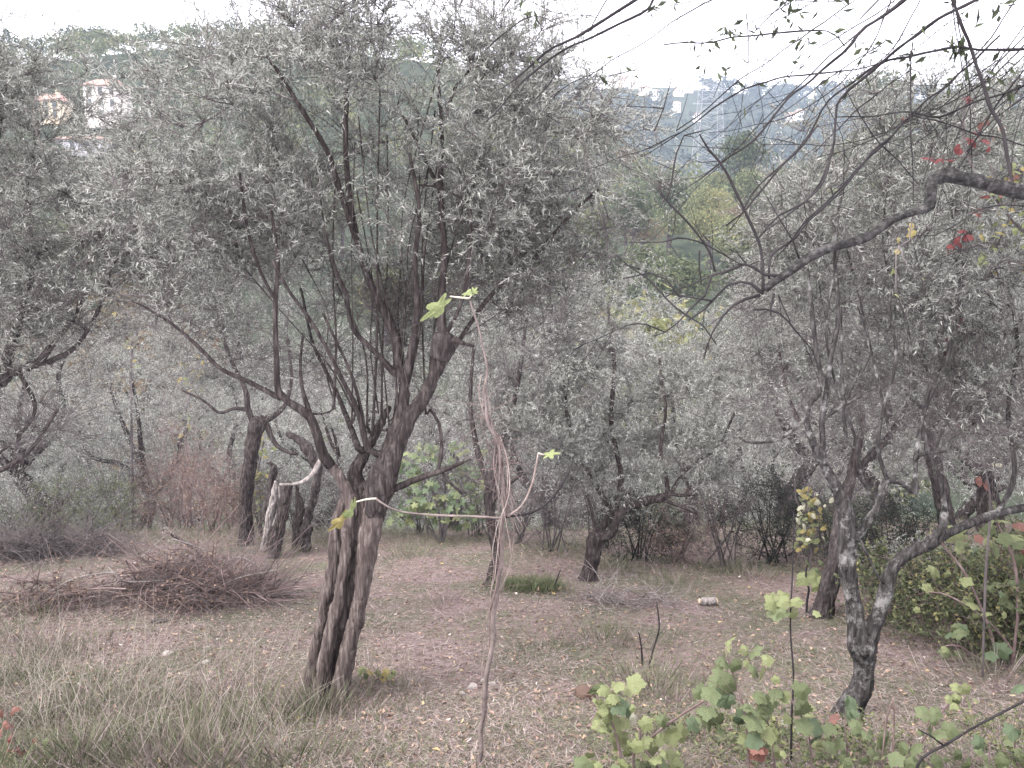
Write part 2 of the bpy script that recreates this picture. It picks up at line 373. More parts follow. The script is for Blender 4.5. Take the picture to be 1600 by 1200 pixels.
def shoots(S, D, L, droop, nl, rng, leaf_len, leaf_w, leafless=.12, tint0=.45, side_amp=.18, K=2):
    """leafy shoots: returns twig segments and leaves"""
    n = len(S); D = nrm(D); tt = np.linspace(0, 1, K + 1)
    side = rng.normal(size=(n, 3)) * side_amp
    def pos(t): return S[:, None] + (D * L[:, None])[:, None] * t[..., None] + (np.array([0, 0, -1]) * (droop * L)[:, None] + side * L[:, None])[:, None] * (t ** 2)[..., None]
    C = pos(np.repeat(tt[None], n, 0))
    A = C[:, :-1].reshape(-1, 3); B = C[:, 1:].reshape(-1, 3)
    ra = np.tile(np.linspace(.0024, .0010, K + 1)[:-1], n); rb = np.tile(np.linspace(.0024, .0010, K + 1)[1:], n)
    if nl == 0: return A, B, ra, rb, None
    t = leafless + (1 - leafless) * (np.arange(nl)[None] + rng.uniform(0, 1, (n, nl))) / nl
    Pl = pos(t); T = nrm(pos(np.minimum(t + .05, 1.05)) - pos(t - .05))
    rnd = rng.normal(size=(n, nl, 3)); perp = nrm(rnd - T * (rnd * T).sum(-1, keepdims=True))
    LD = T * rng.uniform(.3, 1.0, (n, nl, 1)) + perp * rng.uniform(.5, 1.0, (n, nl, 1))
    ln = leaf_len * rng.uniform(.55, 1.2, (n, nl)); wd = leaf_w * rng.uniform(.7, 1.25, (n, nl))
    tint = np.clip(tint0 + rng.normal(size=(n, nl)) * .17 + rng.normal(size=(n, 1)) * .07 + .35 * (rng.random((n, nl)) > .86), 0, 1)
    return A, B, ra, rb, (Pl.reshape(-1, 3), LD.reshape(-1, 3), ln.ravel(), wd.ravel(), tint.ravel())

def px_path(pts, y0, step=.05):
    """traced line: (photo x, photo y, depth offset, width in photo pixels) -> smooth centre line with radius"""
    a = []
    for (px, py, dy, wpx) in pts:
        p = at(px, py, y0 + dy); a.append([*p, wpx * .5 * (y0 + dy) / F])
    return catmull(np.array(a), step)

def join_up(paths, roots):
    """let every limb start on the wood nearest to its foot"""
    nodes = np.vstack([p for p in roots]); out = []
    for p in paths:
        d = np.linalg.norm(nodes[:, :3] - p[0, :3], axis=1); i = int(np.argmin(d))
        if .015 < d[i] < .9:
            q = nodes[i, :3]; m = (q + p[0, :3]) / 2 + np.array([0, 0, -.12 * d[i]]); r0 = p[0, 3]
            p = catmull(np.vstack([[[*q, min(nodes[i, 3], r0 * 1.25)]], [[*m, r0 * 1.1]], p[::3], p[-1:]]) if len(p) > 4 else np.vstack([[[*q, r0 * 1.2]], p]), .05)
        out.append(p); nodes = np.vstack([nodes, p])
    return out
def finish_tree(root, g, limb_paths, nshoot, leaf=(.055, .0125), shoot_len=(.18, .42), nl=18, bare=0, mats=('bark', 'twig'),
                limb_rough=.12, tip=.0022, tint0=.45, droop=(.0, .5), thin=.008, updir=.5, leaf_mat='olive_leaf', twig_sides=3, bare_len=(.2, .6), tri=True, K=2):
    b = base_of(root); rng = g.rng
    for k, p in enumerate(limb_paths):
        me = tubes_mesh('limb', [p], 8 if p[:, 3].max() > .012 else 6, limb_rough, b)
        obj('limb', me, M[mats[0]], root)
    r = g.radii(tip); idx = np.where(g.par[:g.n] >= 0)[0]
    A = [g.P[g.par[idx]]]; B = [g.P[idx]]; ra = [np.minimum(r[g.par[idx]], r[idx] * 1.25)]; rb = [r[idx]]
    # candidate nodes for shoots: thin ends of leafy and of bare reaches
    tips = np.array(g.tips); lf = np.array(g.leafy, float)
    leafy_nodes, bare_nodes = [], []
    for t, f in zip(tips, lf):
        i = t; c = 0
        while i >= 0 and g.par[i] >= 0 and c < 5 and r[i] < thin:
            (leafy_nodes if rng.random() < f else bare_nodes).append(i); i = g.par[i]; c += 1
    lv = None
    if nshoot and leafy_nodes:
        ch = rng.choice(leafy_nodes, nshoot); D = nrm(g.D[ch]) * .6 + nrm(rng.normal(size=(nshoot, 3))) * .75 + np.array([0, 0, updir])
        a, c, q, s, lv = shoots(g.P[ch], D, rng.uniform(*shoot_len, nshoot), rng.uniform(*droop, nshoot), nl, rng, *leaf, tint0=tint0, K=K)
        A.append(a); B.append(c); ra.append(q); rb.append(s)
    if bare and bare_nodes:
        ch = rng.choice(bare_nodes, bare); D = nrm(g.D[ch]) * .5 + nrm(rng.normal(size=(bare, 3))) * .7 + np.array([0, 0, .45])
        a, c, q, s, _ = shoots(g.P[ch], D, rng.uniform(*bare_len, bare), rng.uniform(-.2, .5, bare), 0, rng, 0, 0, K=K)
        A.append(a); B.append(c); ra.append(q); rb.append(s)
    obj('twigs', segs_mesh('twigs', np.vstack(A), np.vstack(B), np.concatenate(ra), np.concatenate(rb), twig_sides, b), M[mats[1]], root, kind='stuff')
    if lv: obj('crown', leaves_mesh('crown', *lv, origin=b, rng=rng, tri=tri), M[leaf_mat], root, kind='stuff')

# ================================================================== 1. the old split olive
B0 = gp(530, 1098); Y1 = B0[1]
t = thing('olive_tree', 'old olive with hollow split trunk leaning right, largest in the middle left', 'tree', (B0[0], B0[1], G(B0[0], B0[1])))
strands = [[(524, 1112, -.02, 52), (530, 1085, 0, 40), (545, 1015, 0, 31), (562, 945, 0, 33), (573, 875, 0, 37), (580, 823, 0, 42), (587, 785, .02, 36), (593, 760, .05, 22)],
           [(496, 1112, .05, 44), (503, 1060, .03, 30), (515, 998, .02, 27), (530, 928, .02, 26), (541, 868, .02, 26), (546, 816, .02, 28), (551, 790, .03, 27), (535, 752, .03, 22), (517, 726, .02, 18)],
           [(482, 1090, .22, 40), (494, 1030, .2, 30), (504, 973, .16, 26), (517, 910, .14, 28), (525, 847, .14, 28), (534, 798, .14, 26), (548, 760, .14, 22)],
           [(512, 1112, .16, 50), (528, 1020, .15, 36), (545, 930, .13, 42), (560, 850, .13, 46), (572, 790, .12, 50), (582, 755, .12, 30)],
           [(583, 812, .02, 40), (589, 780, .02, 54), (598, 745, .02, 60), (620, 698, .02, 36), (643, 648, .03, 34), (668, 612, .04, 30), (683, 575, .05, 27), (691, 540, .05, 33), (693, 524, .05, 30)],
           [(585, 765, .1, 46), (600, 715, .08, 30), (622, 660, .08, 26), (632, 615, .12, 22), (624, 570, .16, 20)],
           [(560, 780, .12, 46), (556, 740, .16, 34), (572, 705, .18, 26), (592, 668, .22, 20), (608, 635, .26, 13)]]
SP = [px_path([(q[0], q[1], q[2], q[3] * (.78 if q[1] < 765 else .86)) for q in s], Y1, .03) for s in strands]
trunk = obj('trunk', remeshed('trunk', SP[:4], .0125, base_of(t), .008, 2), M['bark_old'], t, label='hollow split trunk of pale weathered wood')
obj('fork', remeshed('fork', SP[4:], .012, base_of(t), .008, 3), M['bark'], t, label='dark upper fork with lopped limbs')
g = Growth(1)
for s in SP: g.add_path(s[len(s) // 2::2])
L1 = [[(692, 530, .05, 20), (690, 470, .05, 16), (694, 390, .1, 14), (688, 300, .2, 12), (690, 205, .3, 10), (685, 120, .35, 8), (691, 40, .4, 6)],
      [(624, 575, .16, 26), (620, 534, .2, 22), (603, 490, .25, 19), (582, 450, .3, 16), (560, 385, .35, 14), (545, 300, .4, 12), (540, 200, .45, 10), (545, 100, .45, 8), (538, 20, .5, 5)],
      [(632, 600, .14, 18), (645, 540, .1, 16), (652, 480, .05, 14), (648, 410, -.05, 11), (655, 330, -.1, 9), (640, 240, -.15, 7)],
      [(618, 585, .15, 14), (586, 550, .1, 12), (555, 528, .08, 11), (550, 495, .05, 9), (541, 461, 0, 8), (520, 410, -.1, 6), (505, 350, -.2, 5)],
      [(517, 728, .02, 20), (506, 712, .0, 19), (496, 682, -.02, 17), (485, 652, -.03, 16), (468, 639, -.05, 15), (450, 628, -.06, 13), (435, 612, -.08, 12), (432, 560, -.1, 11), (430, 480, -.1, 10), (434, 410, -.12, 8), (424, 330, -.15, 6)],
      [(487, 655, -.03, 10), (476, 622, .0, 8), (469, 580, .05, 6), (474, 520, .1, 5)],
      [(575, 702, .05, 12), (558, 640, .0, 9), (541, 606, -.05, 9), (519, 562, -.1, 8), (497, 517, -.15, 8), (475, 489, -.2, 7), (452, 455, -.25, 6), (425, 405, -.3, 5)],
      [(572, 698, .05, 9), (564, 640, .02, 7), (549, 585, 0, 6), (528, 540, -.05, 6), (505, 490, -.05, 5)],
      [(614, 764, .03, 14), (653, 748, 0, 11), (684, 737, -.03, 11), (709, 729, -.05, 7), (736, 717, -.08, 4)],
      [(684, 737, -.03, 8), (690, 700, .0, 7), (686, 662, .03, 6), (672, 640, .08, 4)],
      [(688, 736, -.03, 6), (703, 754, -.05, 5), (722, 772, -.06, 4)],
      [(650, 648, .05, 12), (700, 560, .2, 10), (760, 470, .3, 9), (805, 425, .35, 9), (850, 385, .4, 9), (892, 335, .45, 7), (935, 296, .5, 5)],
      [(693, 530, .05, 9), (722, 470, .02, 8), (734, 400, 0, 8), (735, 350, 0, 7), (735, 312, 0, 6), (745, 265, .02, 4)],
      [(735, 318, 0, 5), (718, 304, -.02, 5), (690, 294, -.05, 5), (654, 289, -.08, 4)],
      [(560, 385, .35, 12), (532, 300, .3, 12), (511, 236, .25, 11), (472, 172, .2, 9), (432, 108, .15, 7), (410, 80, .1, 5)],
      [(437, 622, -.06, 10), (405, 602, -.05, 9), (358, 586, -.05, 8), (324, 555, -.08, 8), (287, 521, -.1, 6), (243, 488, -.12, 5), (205, 470, -.15, 3)],
      [(695, 536, .05, 14), (712, 530, .0, 11), (722, 536, -.02, 8), (740, 541, -.03, 5)],
      [(432, 470, -.1, 7), (405, 420, -.1, 6), (385, 350, -.1, 6), (375, 270, -.1, 5)],
      [(560, 700, .12, 12), (545, 660, .3, 9), (520, 600, .5, 7), (490, 540, .6, 6), (470, 450, .7, 5)],
      [(688, 300, .2, 8), (655, 230, .3, 7), (630, 180, .35, 5)], [(690, 205, .3, 6), (715, 130, .35, 6), (760, 90, .4, 4)]]
rq = np.random.default_rng(17)
for k in range(18):
    x0 = rq.uniform(520, 692); y0 = 690 - abs(x0 - 600) * .5 - rq.uniform(0, 60); x3 = x0 + (x0 - 600) * rq.uniform(.5, 1.9) + rq.normal() * 55; y3 = rq.uniform(110, 400); d3 = rq.uniform(-.1, .9); w0 = rq.uniform(3.2, 6)
    L1.append([(x0, y0, .1, w0), (x0 + (x3 - x0) * .2 + rq.normal() * 10, y0 + (y3 - y0) * .3, .1 + d3 * .3, w0 * .8), (x0 + (x3 - x0) * .55 + rq.normal() * 14, y0 + (y3 - y0) * .62, .1 + d3 * .6, w0 * .6), (x3, y3, .1 + d3, 3)])
LP = join_up([px_path([(q[0], q[1], q[2], q[3] * (.78 if q[1] < 600 else .92)) for q in s], Y1, .06) for s in L1], SP)
for s in LP: g.add_path(s)
rg = g.rng
for (a, n, lf) in [((520, 210, Y1 + .4, 330, 215, 1.3), 330, .95), ((850, 275, Y1 + .5, 190, 150, 1.1), 230, .95), ((310, 300, Y1 + .4, 170, 230, 1.1), 150, .85),
                   ((620, 60, Y1 + .4, 300, 95, 1.0), 120, 1), ((560, 390, Y1 + .9, 350, 150, 1.0), 230, .5), ((470, 510, Y1 + .8, 260, 100, .7), 120, .12),
                   ((760, 500, Y1 + .8, 140, 110, .7), 70, .15), ((850, 420, Y1 + .5, 120, 100, .8), 50, .5)]:
    g.reach(ell(*a, n, rg, seed=4), lf)
bleach = px_path([(503, 716, .02, 10), (490, 738, -.02, 8), (478, 750, -.04, 8), (460, 756, -.05, 5), (437, 757, -.06, 4)], Y1, .02)
finish_tree(t, g, LP, 7800, nl=20, bare=3000, leaf=(.044, .009), mats=('bark', 'twig'), tint0=.56, K=2, shoot_len=(.2, .46), bare_len=(.25, .8))
obj('dead_stub', tubes_mesh('dead_stub', [bleach], 8, .15, base_of(t)), M['bleached'], t, label='bleached dead stub low on the left of the trunk')
cut = px_path([(686, 560, .04, 28), (691, 540, .04, 35), (694, 522, .04, 32)], Y1, .02)
obj('burnt_stump', tubes_mesh('burnt_stump', [cut], 12, .2, base_of(t)), M['bark_dark'], t, label='blackened end of a lopped limb')

# ================================================================== 2. right forked olive
B0 = gp(1328, 1118); Y2 = B0[1]
t = thing('olive_tree', 'forked olive at the right, pale lichen patches on its crooked trunk', 'tree', (B0[0], B0[1], G(B0[0], B0[1])))
strands = [[(1318, 1130, 0, 54), (1326, 1108, 0, 44), (1346, 1073, 0, 36), (1352, 1036, 0, 31), (1346, 1007, 0, 42), (1336, 973, 0, 29), (1332, 932, 0, 26), (1325, 890, 0, 27), (1325, 840, 0, 28), (1323, 802, 0, 24), (1307, 765, 0, 17), (1288, 729, 0, 14), (1280, 712, 0, 18), (1273, 696, 0, 14)],
           [(1350, 1020, -.01, 30), (1359, 994, -.01, 26), (1373, 957, -.03, 24), (1386, 915, -.05, 20), (1398, 882, -.06, 19), (1427, 861, -.07, 20), (1455, 848, -.08, 22), (1470, 828, -.08, 15), (1476, 800, -.08, 10)],
           [(1328, 848, .03, 20), (1346, 830, .04, 17), (1361, 807, .04, 16), (1377, 777, .04, 17), (1386, 753, .04, 17), (1407, 753, .03, 13), (1427, 768, .02, 14), (1430, 744, .02, 11), (1430, 716, .02, 10)]]
SP = [px_path(s, Y2, .03) for s in strands]
obj('trunk', remeshed('trunk', SP, .009, base_of(t), .008, 9), M['bark_lichen'], t)
g = Growth(2)
for s in SP: g.add_path(s[len(s) // 2::2])
L2 = [[(1273, 698, 0, 12), (1260, 658, 0, 10), (1263, 633, 0, 9), (1279, 616, 0, 9), (1283, 589, .02, 8), (1276, 552, .03, 7), (1271, 511, .05, 7), (1269, 484, .05, 6), (1262, 420, .1, 4)],
      [(1286, 700, .02, 9), (1284, 653, .02, 9), (1293, 602, .05, 8), (1296, 569, .06, 8), (1308, 511, .1, 7), (1310, 470, .12, 6), (1304, 390, .15, 5), (1315, 300, .2, 4)],
      [(1430, 718, .02, 9), (1436, 711, .0, 7), (1450, 708, 0, 6), (1478, 705, -.02, 4)],
      [(1344, 844, -.06, 5), (1346, 877, -.08, 5), (1365, 888, -.08, 4), (1381, 912, -.07, 3)],
      [(1258, 655, 0, 6), (1229, 677, -.03, 5), (1205, 695, -.05, 5), (1178, 697, -.06, 4), (1154, 683, -.08, 3)],
      [(1367, 790, .04, 6), (1347, 744, .0, 5), (1337, 687, -.05, 5), (1320, 636, -.08, 4), (1316, 569, -.1, 4), (1314, 480, -.1, 3)],
      [(1476, 803, -.08, 9), (1473, 765, -.08, 7), (1465, 736, -.08, 6), (1452, 708, -.08, 5), (1440, 650, -.05, 4)],
      [(1460, 846, -.06, 12), (1505, 822, .1, 14), (1560, 802, .2, 13), (1640, 785, .3, 11)],
      [(1386, 750, .04, 7), (1372, 700, .05, 6), (1380, 640, .08, 5), (1400, 560, .1, 5), (1390, 470, .15, 4), (1405, 380, .2, 3)],
      [(1430, 720, .02, 8), (1445, 640, .1, 7), (1480, 560, .15, 6), (1500, 460, .2, 5), (1490, 370, .25, 4), (1500, 290, .3, 3)],
      [(1293, 650, .02, 6), (1320, 636, .0, 5), (1345, 615, -.05, 4), (1368, 604, -.08, 3)],
      [(1560, 802, .2, 10), (1585, 740, .25, 8), (1575, 640, .3, 7), (1590, 540, .35, 6), (1570, 420, .4, 4)]]
for k in range(7):
    x0 = rq.uniform(1262, 1490); y0 = rq.uniform(600, 720); x3 = x0 + rq.normal() * 90 + (x0 - 1380) * .4; y3 = rq.uniform(230, 480); d3 = rq.uniform(-.1, .8); w0 = rq.uniform(3, 5)
    L2.append([(x0, y0, .08, w0), (x0 + (x3 - x0) * .2 + rq.normal() * 14, y0 + (y3 - y0) * .3, .1 + d3 * .3, w0 * .8), (x0 + (x3 - x0) * .55 + rq.normal() * 18, y0 + (y3 - y0) * .62, .1 + d3 * .6, w0 * .6), (x3, y3, .1 + d3, 2.5)])
LP = join_up([px_path(s, Y2, .06) for s in L2], SP)
for s in LP: g.add_path(s)
for (a, n, lf) in [((1400, 330, Y2 + .6, 230, 180, 1.2), 230, .95), ((1530, 420, Y2 + .5, 160, 230, 1.2), 170, .9), ((1300, 450, Y2 + .9, 160, 140, .8), 90, .55),
                   ((1420, 550, Y2 + 1.1, 230, 110, .8), 110, .4), ((1350, 660, Y2 + .9, 190, 80, .5), 30, .1), ((1540, 690, Y2 + .4, 120, 110, .8), 70, .35), ((1450, 200, Y2 + .8, 210, 80, .9), 80, .95)]:
    g.reach(ell(*a, n, g.rng, seed=14), lf)
finish_tree(t, g, LP, 4000, nl=19, bare=2000, tint0=.53, leaf=(.044, .009), mats=('bark_lichen', 'twig'), bare_len=(.25, .75))

# ================================================================== 3. leaning olive and 4. back olive on the right
def simple_tree(base_px, label, seed, strands, limbs, ells, nshoot, bare, name='olive_tree', voxel=.014, mats=('bark', 'twig'), leaf=(.05, .011), nl=19, tmat='bark_dark', dz=0, **kw):
    Bq = gp(*base_px); Yq = Bq[1]
    t = thing(name, label, 'tree', (Bq[0], Bq[1], G(Bq[0], Bq[1])))
    SP = [px_path(s, Yq, .035) for s in strands]
    obj('trunk', remeshed('trunk', SP, voxel, base_of(t), .012, seed), M[tmat], t)
    g = Growth(seed)
    for s in SP: g.add_path(s[len(s) // 2::2])
    LP = join_up([px_path(s, Yq, .08) for s in limbs], SP)
    for s in LP: g.add_path(s)
    for (cx, cy, dy, rx, ry, rd, n, lf) in ells: g.reach(ell(cx, cy, Yq + dy, rx, ry, rd, n, g.rng, seed=seed), lf, maxlen=4)
    finish_tree(t, g, LP, nshoot, nl=nl, bare=bare, leaf=leaf, mats=mats, **kw)
    return t
simple_tree((1286, 964), 'leaning dark olive trunk just left behind the forked lichened olive', 21,
            [[(1279, 975, 0, 44), (1287, 945, 0, 33), (1297, 905, 0, 29), (1308, 860, 0, 26), (1316, 800, .1, 22), (1330, 740, .2, 18)]],
            [[(1330, 742, .2, 16), (1345, 660, .3, 13), (1338, 580, .4, 10), (1350, 480, .5, 7)], [(1320, 780, .12, 12), (1275, 700, .3, 9), (1235, 630, .5, 7), (1215, 540, .6, 5)],
             [(1330, 742, .2, 12), (1390, 680, .5, 10), (1430, 600, .7, 8), (1440, 500, .8, 5)]],
            [(1340, 480, .6, 190, 180, 1.6, 160, .85), (1230, 560, .6, 120, 160, 1.4, 100, .75), (1330, 640, 1.0, 180, 80, 1.0, 50, .2)], 2500, 1700)
simple_tree((1492, 905), 'olive behind the right fork with its dark knotted trunk half hidden', 22,
            [[(1500, 915, 0, 40), (1488, 850, 0, 28), (1470, 770, 0, 24), (1455, 700, 0, 20), (1451, 667, 0, 22), (1458, 636, 0, 15), (1458, 600, 0, 11)]],
            [[(1458, 604, 0, 10), (1470, 520, .1, 8), (1490, 420, .3, 6), (1480, 330, .4, 4)], [(1452, 670, 0, 9), (1500, 620, .2, 8), (1555, 560, .4, 6), (1590, 470, .5, 4)], [(1455, 690, 0, 8), (1420, 620, .3, 7), (1400, 540, .5, 5)]],
            [(1480, 400, .7, 190, 190, 1.6, 170, .9), (1560, 560, .6, 130, 170, 1.4, 120, .8), (1470, 680, .5, 170, 100, 1.2, 90, .3)], 2600, 1400)

# ================================================================== 5. small olive centre right, 6. thin crooked tree
simple_tree((924, 906), 'small grey olive at the back with a pale limb bending out to the right', 23,
            [[(917, 915, 0, 40), (922, 893, 0, 27), (927, 865, 0, 25), (929, 842, 0, 26), (945, 838, 0, 16), (958, 830, 0, 14), (966, 806, -.02, 13), (985, 793, -.03, 14), (1010, 783, -.05, 14), (1035, 777, -.05, 13), (1047, 770, -.05, 10)],
             [(928, 845, 0, 18), (938, 828, .1, 16), (952, 805, .2, 15), (962, 792, .3, 12)]],
            [[(1046, 771, -.05, 8), (1062, 774, -.05, 6), (1090, 772, -.05, 4)], [(1044, 772, 0, 8), (1040, 740, .1, 7), (1032, 700, .2, 6), (1040, 640, .3, 5), (1030, 560, .4, 4)],
             [(1030, 780, -.05, 6), (1060, 790, -.08, 5), (1086, 802, -.1, 3)], [(962, 793, .3, 10), (970, 740, .4, 9), (955, 660, .5, 8), (960, 570, .6, 6), (950, 480, .7, 4)],
             [(958, 800, .25, 9), (920, 740, .3, 8), (890, 670, .4, 6), (880, 580, .5, 5)], [(1050, 768, 0, 7), (1075, 730, .1, 6), (1120, 700, .2, 5), (1150, 640, .3, 4)], [(930, 840, 0, 7), (926, 800, -.05, 5), (915, 770, -.1, 4)]],
            [(980, 590, .8, 190, 170, 1.9, 230, .9), (880, 600, .7, 110, 150, 1.5, 110, .8), (1100, 640, .7, 110, 130, 1.5, 120, .8), (990, 730, .4, 170, 70, 1.1, 130, .35)], 5200, 1800, tmat='bark', leaf=(.05, .0112), voxel=.016, tint0=.55)
simple_tree((772, 914), 'thin crooked young olive behind the bare fig stem', 24,
            [[(770, 922, 0, 44), (772, 900, 0, 24), (777, 870, 0, 19), (772, 835, 0, 18), (764, 800, 0, 17), (766, 760, 0, 16)]],
            [[(766, 764, 0, 14), (778, 700, .1, 12), (800, 640, .2, 9), (815, 560, .4, 7), (825, 470, .5, 4)], [(766, 764, 0, 12), (745, 700, .2, 10), (735, 630, .4, 7), (740, 540, .5, 4)], [(766, 790, 0, 7), (790, 760, -.1, 6), (815, 742, -.2, 4)]],
            [(810, 560, .6, 130, 150, 1.5, 140, .7), (760, 680, .4, 120, 90, 1.2, 100, .15)], 1800, 1500, tmat='bark', tint0=.5)

# ================================================================== 7. old dark trunk, 8. broken hollow stump on the left
simple_tree((385, 852), 'upright olive trunk left of the broken hollow stump', 25,
            [[(380, 862, 0, 36), (386, 840, 0, 25), (384, 790, 0, 22), (388, 740, 0, 23), (396, 690, 0, 22), (402, 664, 0, 26), (412, 655, 0, 19)]],
            [[(398, 665, 0, 12), (388, 640, 0, 10), (384, 610, 0, 8), (360, 560, .2, 6), (340, 500, .4, 5)], [(412, 658, 0, 14), (425, 655, 0, 10), (440, 640, .05, 8), (455, 600, .3, 6), (450, 530, .5, 5)],
             [(390, 640, 0, 8), (372, 634, -.05, 6), (350, 648, -.1, 5), (318, 626, -.15, 4), (285, 610, -.2, 3)], [(418, 668, 0, 10), (432, 695, -.05, 7), (445, 707, -.1, 6), (466, 709, -.1, 4)]],
            [(380, 480, .8, 150, 150, 1.8, 150, .8), (290, 560, .7, 130, 120, 1.6, 110, .65), (420, 600, .5, 110, 70, 1, 60, .15)], 2800, 1400, tmat='bark', leaf=(.05, .0115), voxel=.016, tint0=.52)
Bq = gp(432, 872); Yq = Bq[1]
t = thing('hollow_stump', 'broken hollow olive stump with pale splintered wood left of the split olive', 'stump', (Bq[0], Bq[1], G(Bq[0], Bq[1])))
S1 = [px_path(s, Yq, .03) for s in [[(424, 880, 0, 20), (430, 855, 0, 19), (440, 810, 0, 20), (447, 775, 0, 18), (452, 755, 0, 12)], [(470, 880, .7, 30), (466, 830, .6, 18), (468, 790, .6, 14), (462, 755, .6, 5)]]]
obj('trunk', remeshed('trunk', S1, .014, base_of(t), .014, 31), M['bark'], t)
S2 = [px_path(s, Yq, .03) for s in [[(412, 860, .1, 12), (420, 820, .05, 14), (428, 780, .03, 13), (430, 752, .02, 5)], [(428, 822, .02, 6), (436, 790, .02, 6), (437, 760, .02, 4)]]]
for k, p in enumerate(S2): obj('splinter', remeshed('splinter', [p], .014, base_of(t), .014, 70 + k), M['bleached'], t)
S3 = [px_path(s, Yq, .03) for s in [[(474, 860, .4, 17), (484, 800, .4, 13), (496, 738, .4, 13), (482, 702, .4, 13), (464, 686, .4, 11), (449, 677, .4, 5)], [(416, 815, .3, 11), (424, 765, .3, 13), (427, 730, .3, 11), (414, 722, .3, 4)]]]
for k, p in enumerate(S3): p[:, 3] *= .8 + .7 * vn3(p[:, :3] * 7, k); obj('charred_shell', remeshed('charred_shell', [p], .02, base_of(t), .022, 60 + k), M['bark_dark'], t)

# ================================================================== 9. left near olive (trunk out of frame)
B0 = np.array([-6.6, 6.9]); Y9 = 6.6
t = thing('olive_tree', 'big dark olive crown at the left edge, its trunk out of view', 'tree', (-5.6, Y9, G(-5.6, Y9)))
xg = 800 + F * (-5.6) / (Y9 * 1.06)
strands = [[(-262, 1085, 0, 90), (-240, 980, 0, 66), (-200, 850, 0, 58), (-140, 730, 0, 50), (-70, 650, 0, 42), (-10, 600, 0, 34), (35, 575, 0, 24), (75, 566, 0, 14)]]
SP = [px_path([(q[0], q[1], q[2], q[3] * (.62 if q[1] < 800 else .85)) for q in s], Y9, .05) for s in strands]
obj('trunk', remeshed('trunk', SP, .022, base_of(t), .018, 41), M['bark_dark'], t)
g = Growth(9)
for s in SP: g.add_path(s[len(s) // 3::2])
L9 = [[(0, 595, 0, 18), (30, 500, .2, 14), (50, 400, .3, 11), (40, 300, .4, 8), (60, 200, .5, 5)], [(60, 568, 0, 12), (110, 500, -.1, 9), (150, 440, -.1, 8), (190, 400, -.1, 5), (240, 385, -.1, 3)],
      [(-80, 655, 0, 24), (-60, 500, .3, 18), (-30, 380, .4, 14), (-10, 250, .5, 10), (10, 120, .6, 6)], [(75, 566, 0, 9), (120, 540, -.1, 7), (160, 470, -.2, 6), (170, 420, -.2, 5), (150, 350, -.2, 4)], [(30, 580, 0, 8), (55, 640, -.1, 6), (20, 690, -.2, 5), (-20, 720, -.2, 4)],
      [(-140, 735, 0, 20), (-60, 740, -.1, 14), (0, 735, -.2, 9), (50, 700, -.25, 7), (90, 640, -.3, 5)]]
LP = [px_path(s, Y9, .07) for s in L9]
for s in LP: g.add_path(s)
for (a, n, lf) in [((60, 280, Y9 + .4, 220, 200, 1.3), 260, .97), ((-60, 200, Y9 + .4, 160, 200, 1.2), 110, 1), ((120, 430, Y9 + .1, 160, 110, 1.0), 130, .6), ((20, 480, Y9 + .2, 150, 120, .9), 90, .7), ((40, 660, Y9, 110, 80, .7), 40, .2)]:
    g.reach(ell(*a, n, g.rng, seed=6), lf)
finish_tree(t, g, LP, 4300, nl=19, bare=1500, leaf=(.045, .0095), mats=('bark_dark', 'twig'), tint0=.5)

# ================================================================== 10. near overhanging tree at the right edge
Y10 = 3.9
xb = 3.75; t = thing('olive_tree', 'near tree beyond the right edge whose bare limb and long twigs hang into view', 'tree', (xb, Y10, G(xb, Y10)))
def c5(a): return [(960 + x / 2.5, 240 + y / 2.5, dy, w_) for (x, y, dy, w_) in a]
def c3(a): return [(1060 + x / 2.963, y / 2.963, dy, w_) for (x, y, dy, w_) in a]
def c2(a): return [(530 + x / 2.963, y / 2.963, dy, w_) for (x, y, dy, w_) in a]
bz = t.location.z
trk = np.array([[xb, Y10, bz - .15, .13], [xb + .02, Y10, bz + .4, .10], [xb - .05, Y10 + .02, bz + 1.2, .085], [xb - .2, Y10, bz + 2.2, .07], [xb - .45, Y10, bz + 2.95, .06], [xb - .75, Y10, bz + 3.4, .045]])
trk = catmull(trk, .06)
up0 = np.array([xb - .45, Y10, bz + 2.95]); hi = [[*up0, .05], [3.1, Y10 + .1, 3.1, .04], [2.6, Y10 + .2, 3.5, .032], [1.9, Y10 + .3, 3.75, .026], [1.1, Y10 + .35, 3.8, .018], [.5, Y10 + .3, 3.7, .01]]
hi = catmull(np.array(hi), .06)
obj('trunk', remeshed('trunk', [trk, hi[: len(hi) // 2]], .015, base_of(t), .012, 51), M['bark'], t)
limb = catmull(np.vstack([[[xb - .15, Y10, bz + 2.0, .055]], [[*at(1700, 318, Y10), .042]], px_path(c5([(1600, 150, 0, 24), (1500, 130, 0, 21), (1380, 100, 0, 20), (1290, 85, 0, 23), (1244, 105, 0, 19), (1235, 160, 0, 18), (1232, 205, 0, 18), (1180, 225, 0, 14), (1080, 260, 0, 14), (1000, 320, 0, 14), (930, 345, 0, 15), (850, 365, 0, 15), (770, 400, 0, 15), (700, 450, 0, 14), (640, 490, 0, 12), (590, 530, 0, 11)]), Y10, .2)]), .03)
P10 = [limb, hi]
obj('limb', tubes_mesh('limb', [limb], 12, .16, base_of(t)), M['bark_limb'], t, label='thick kinked grey limb reaching in from the right edge')
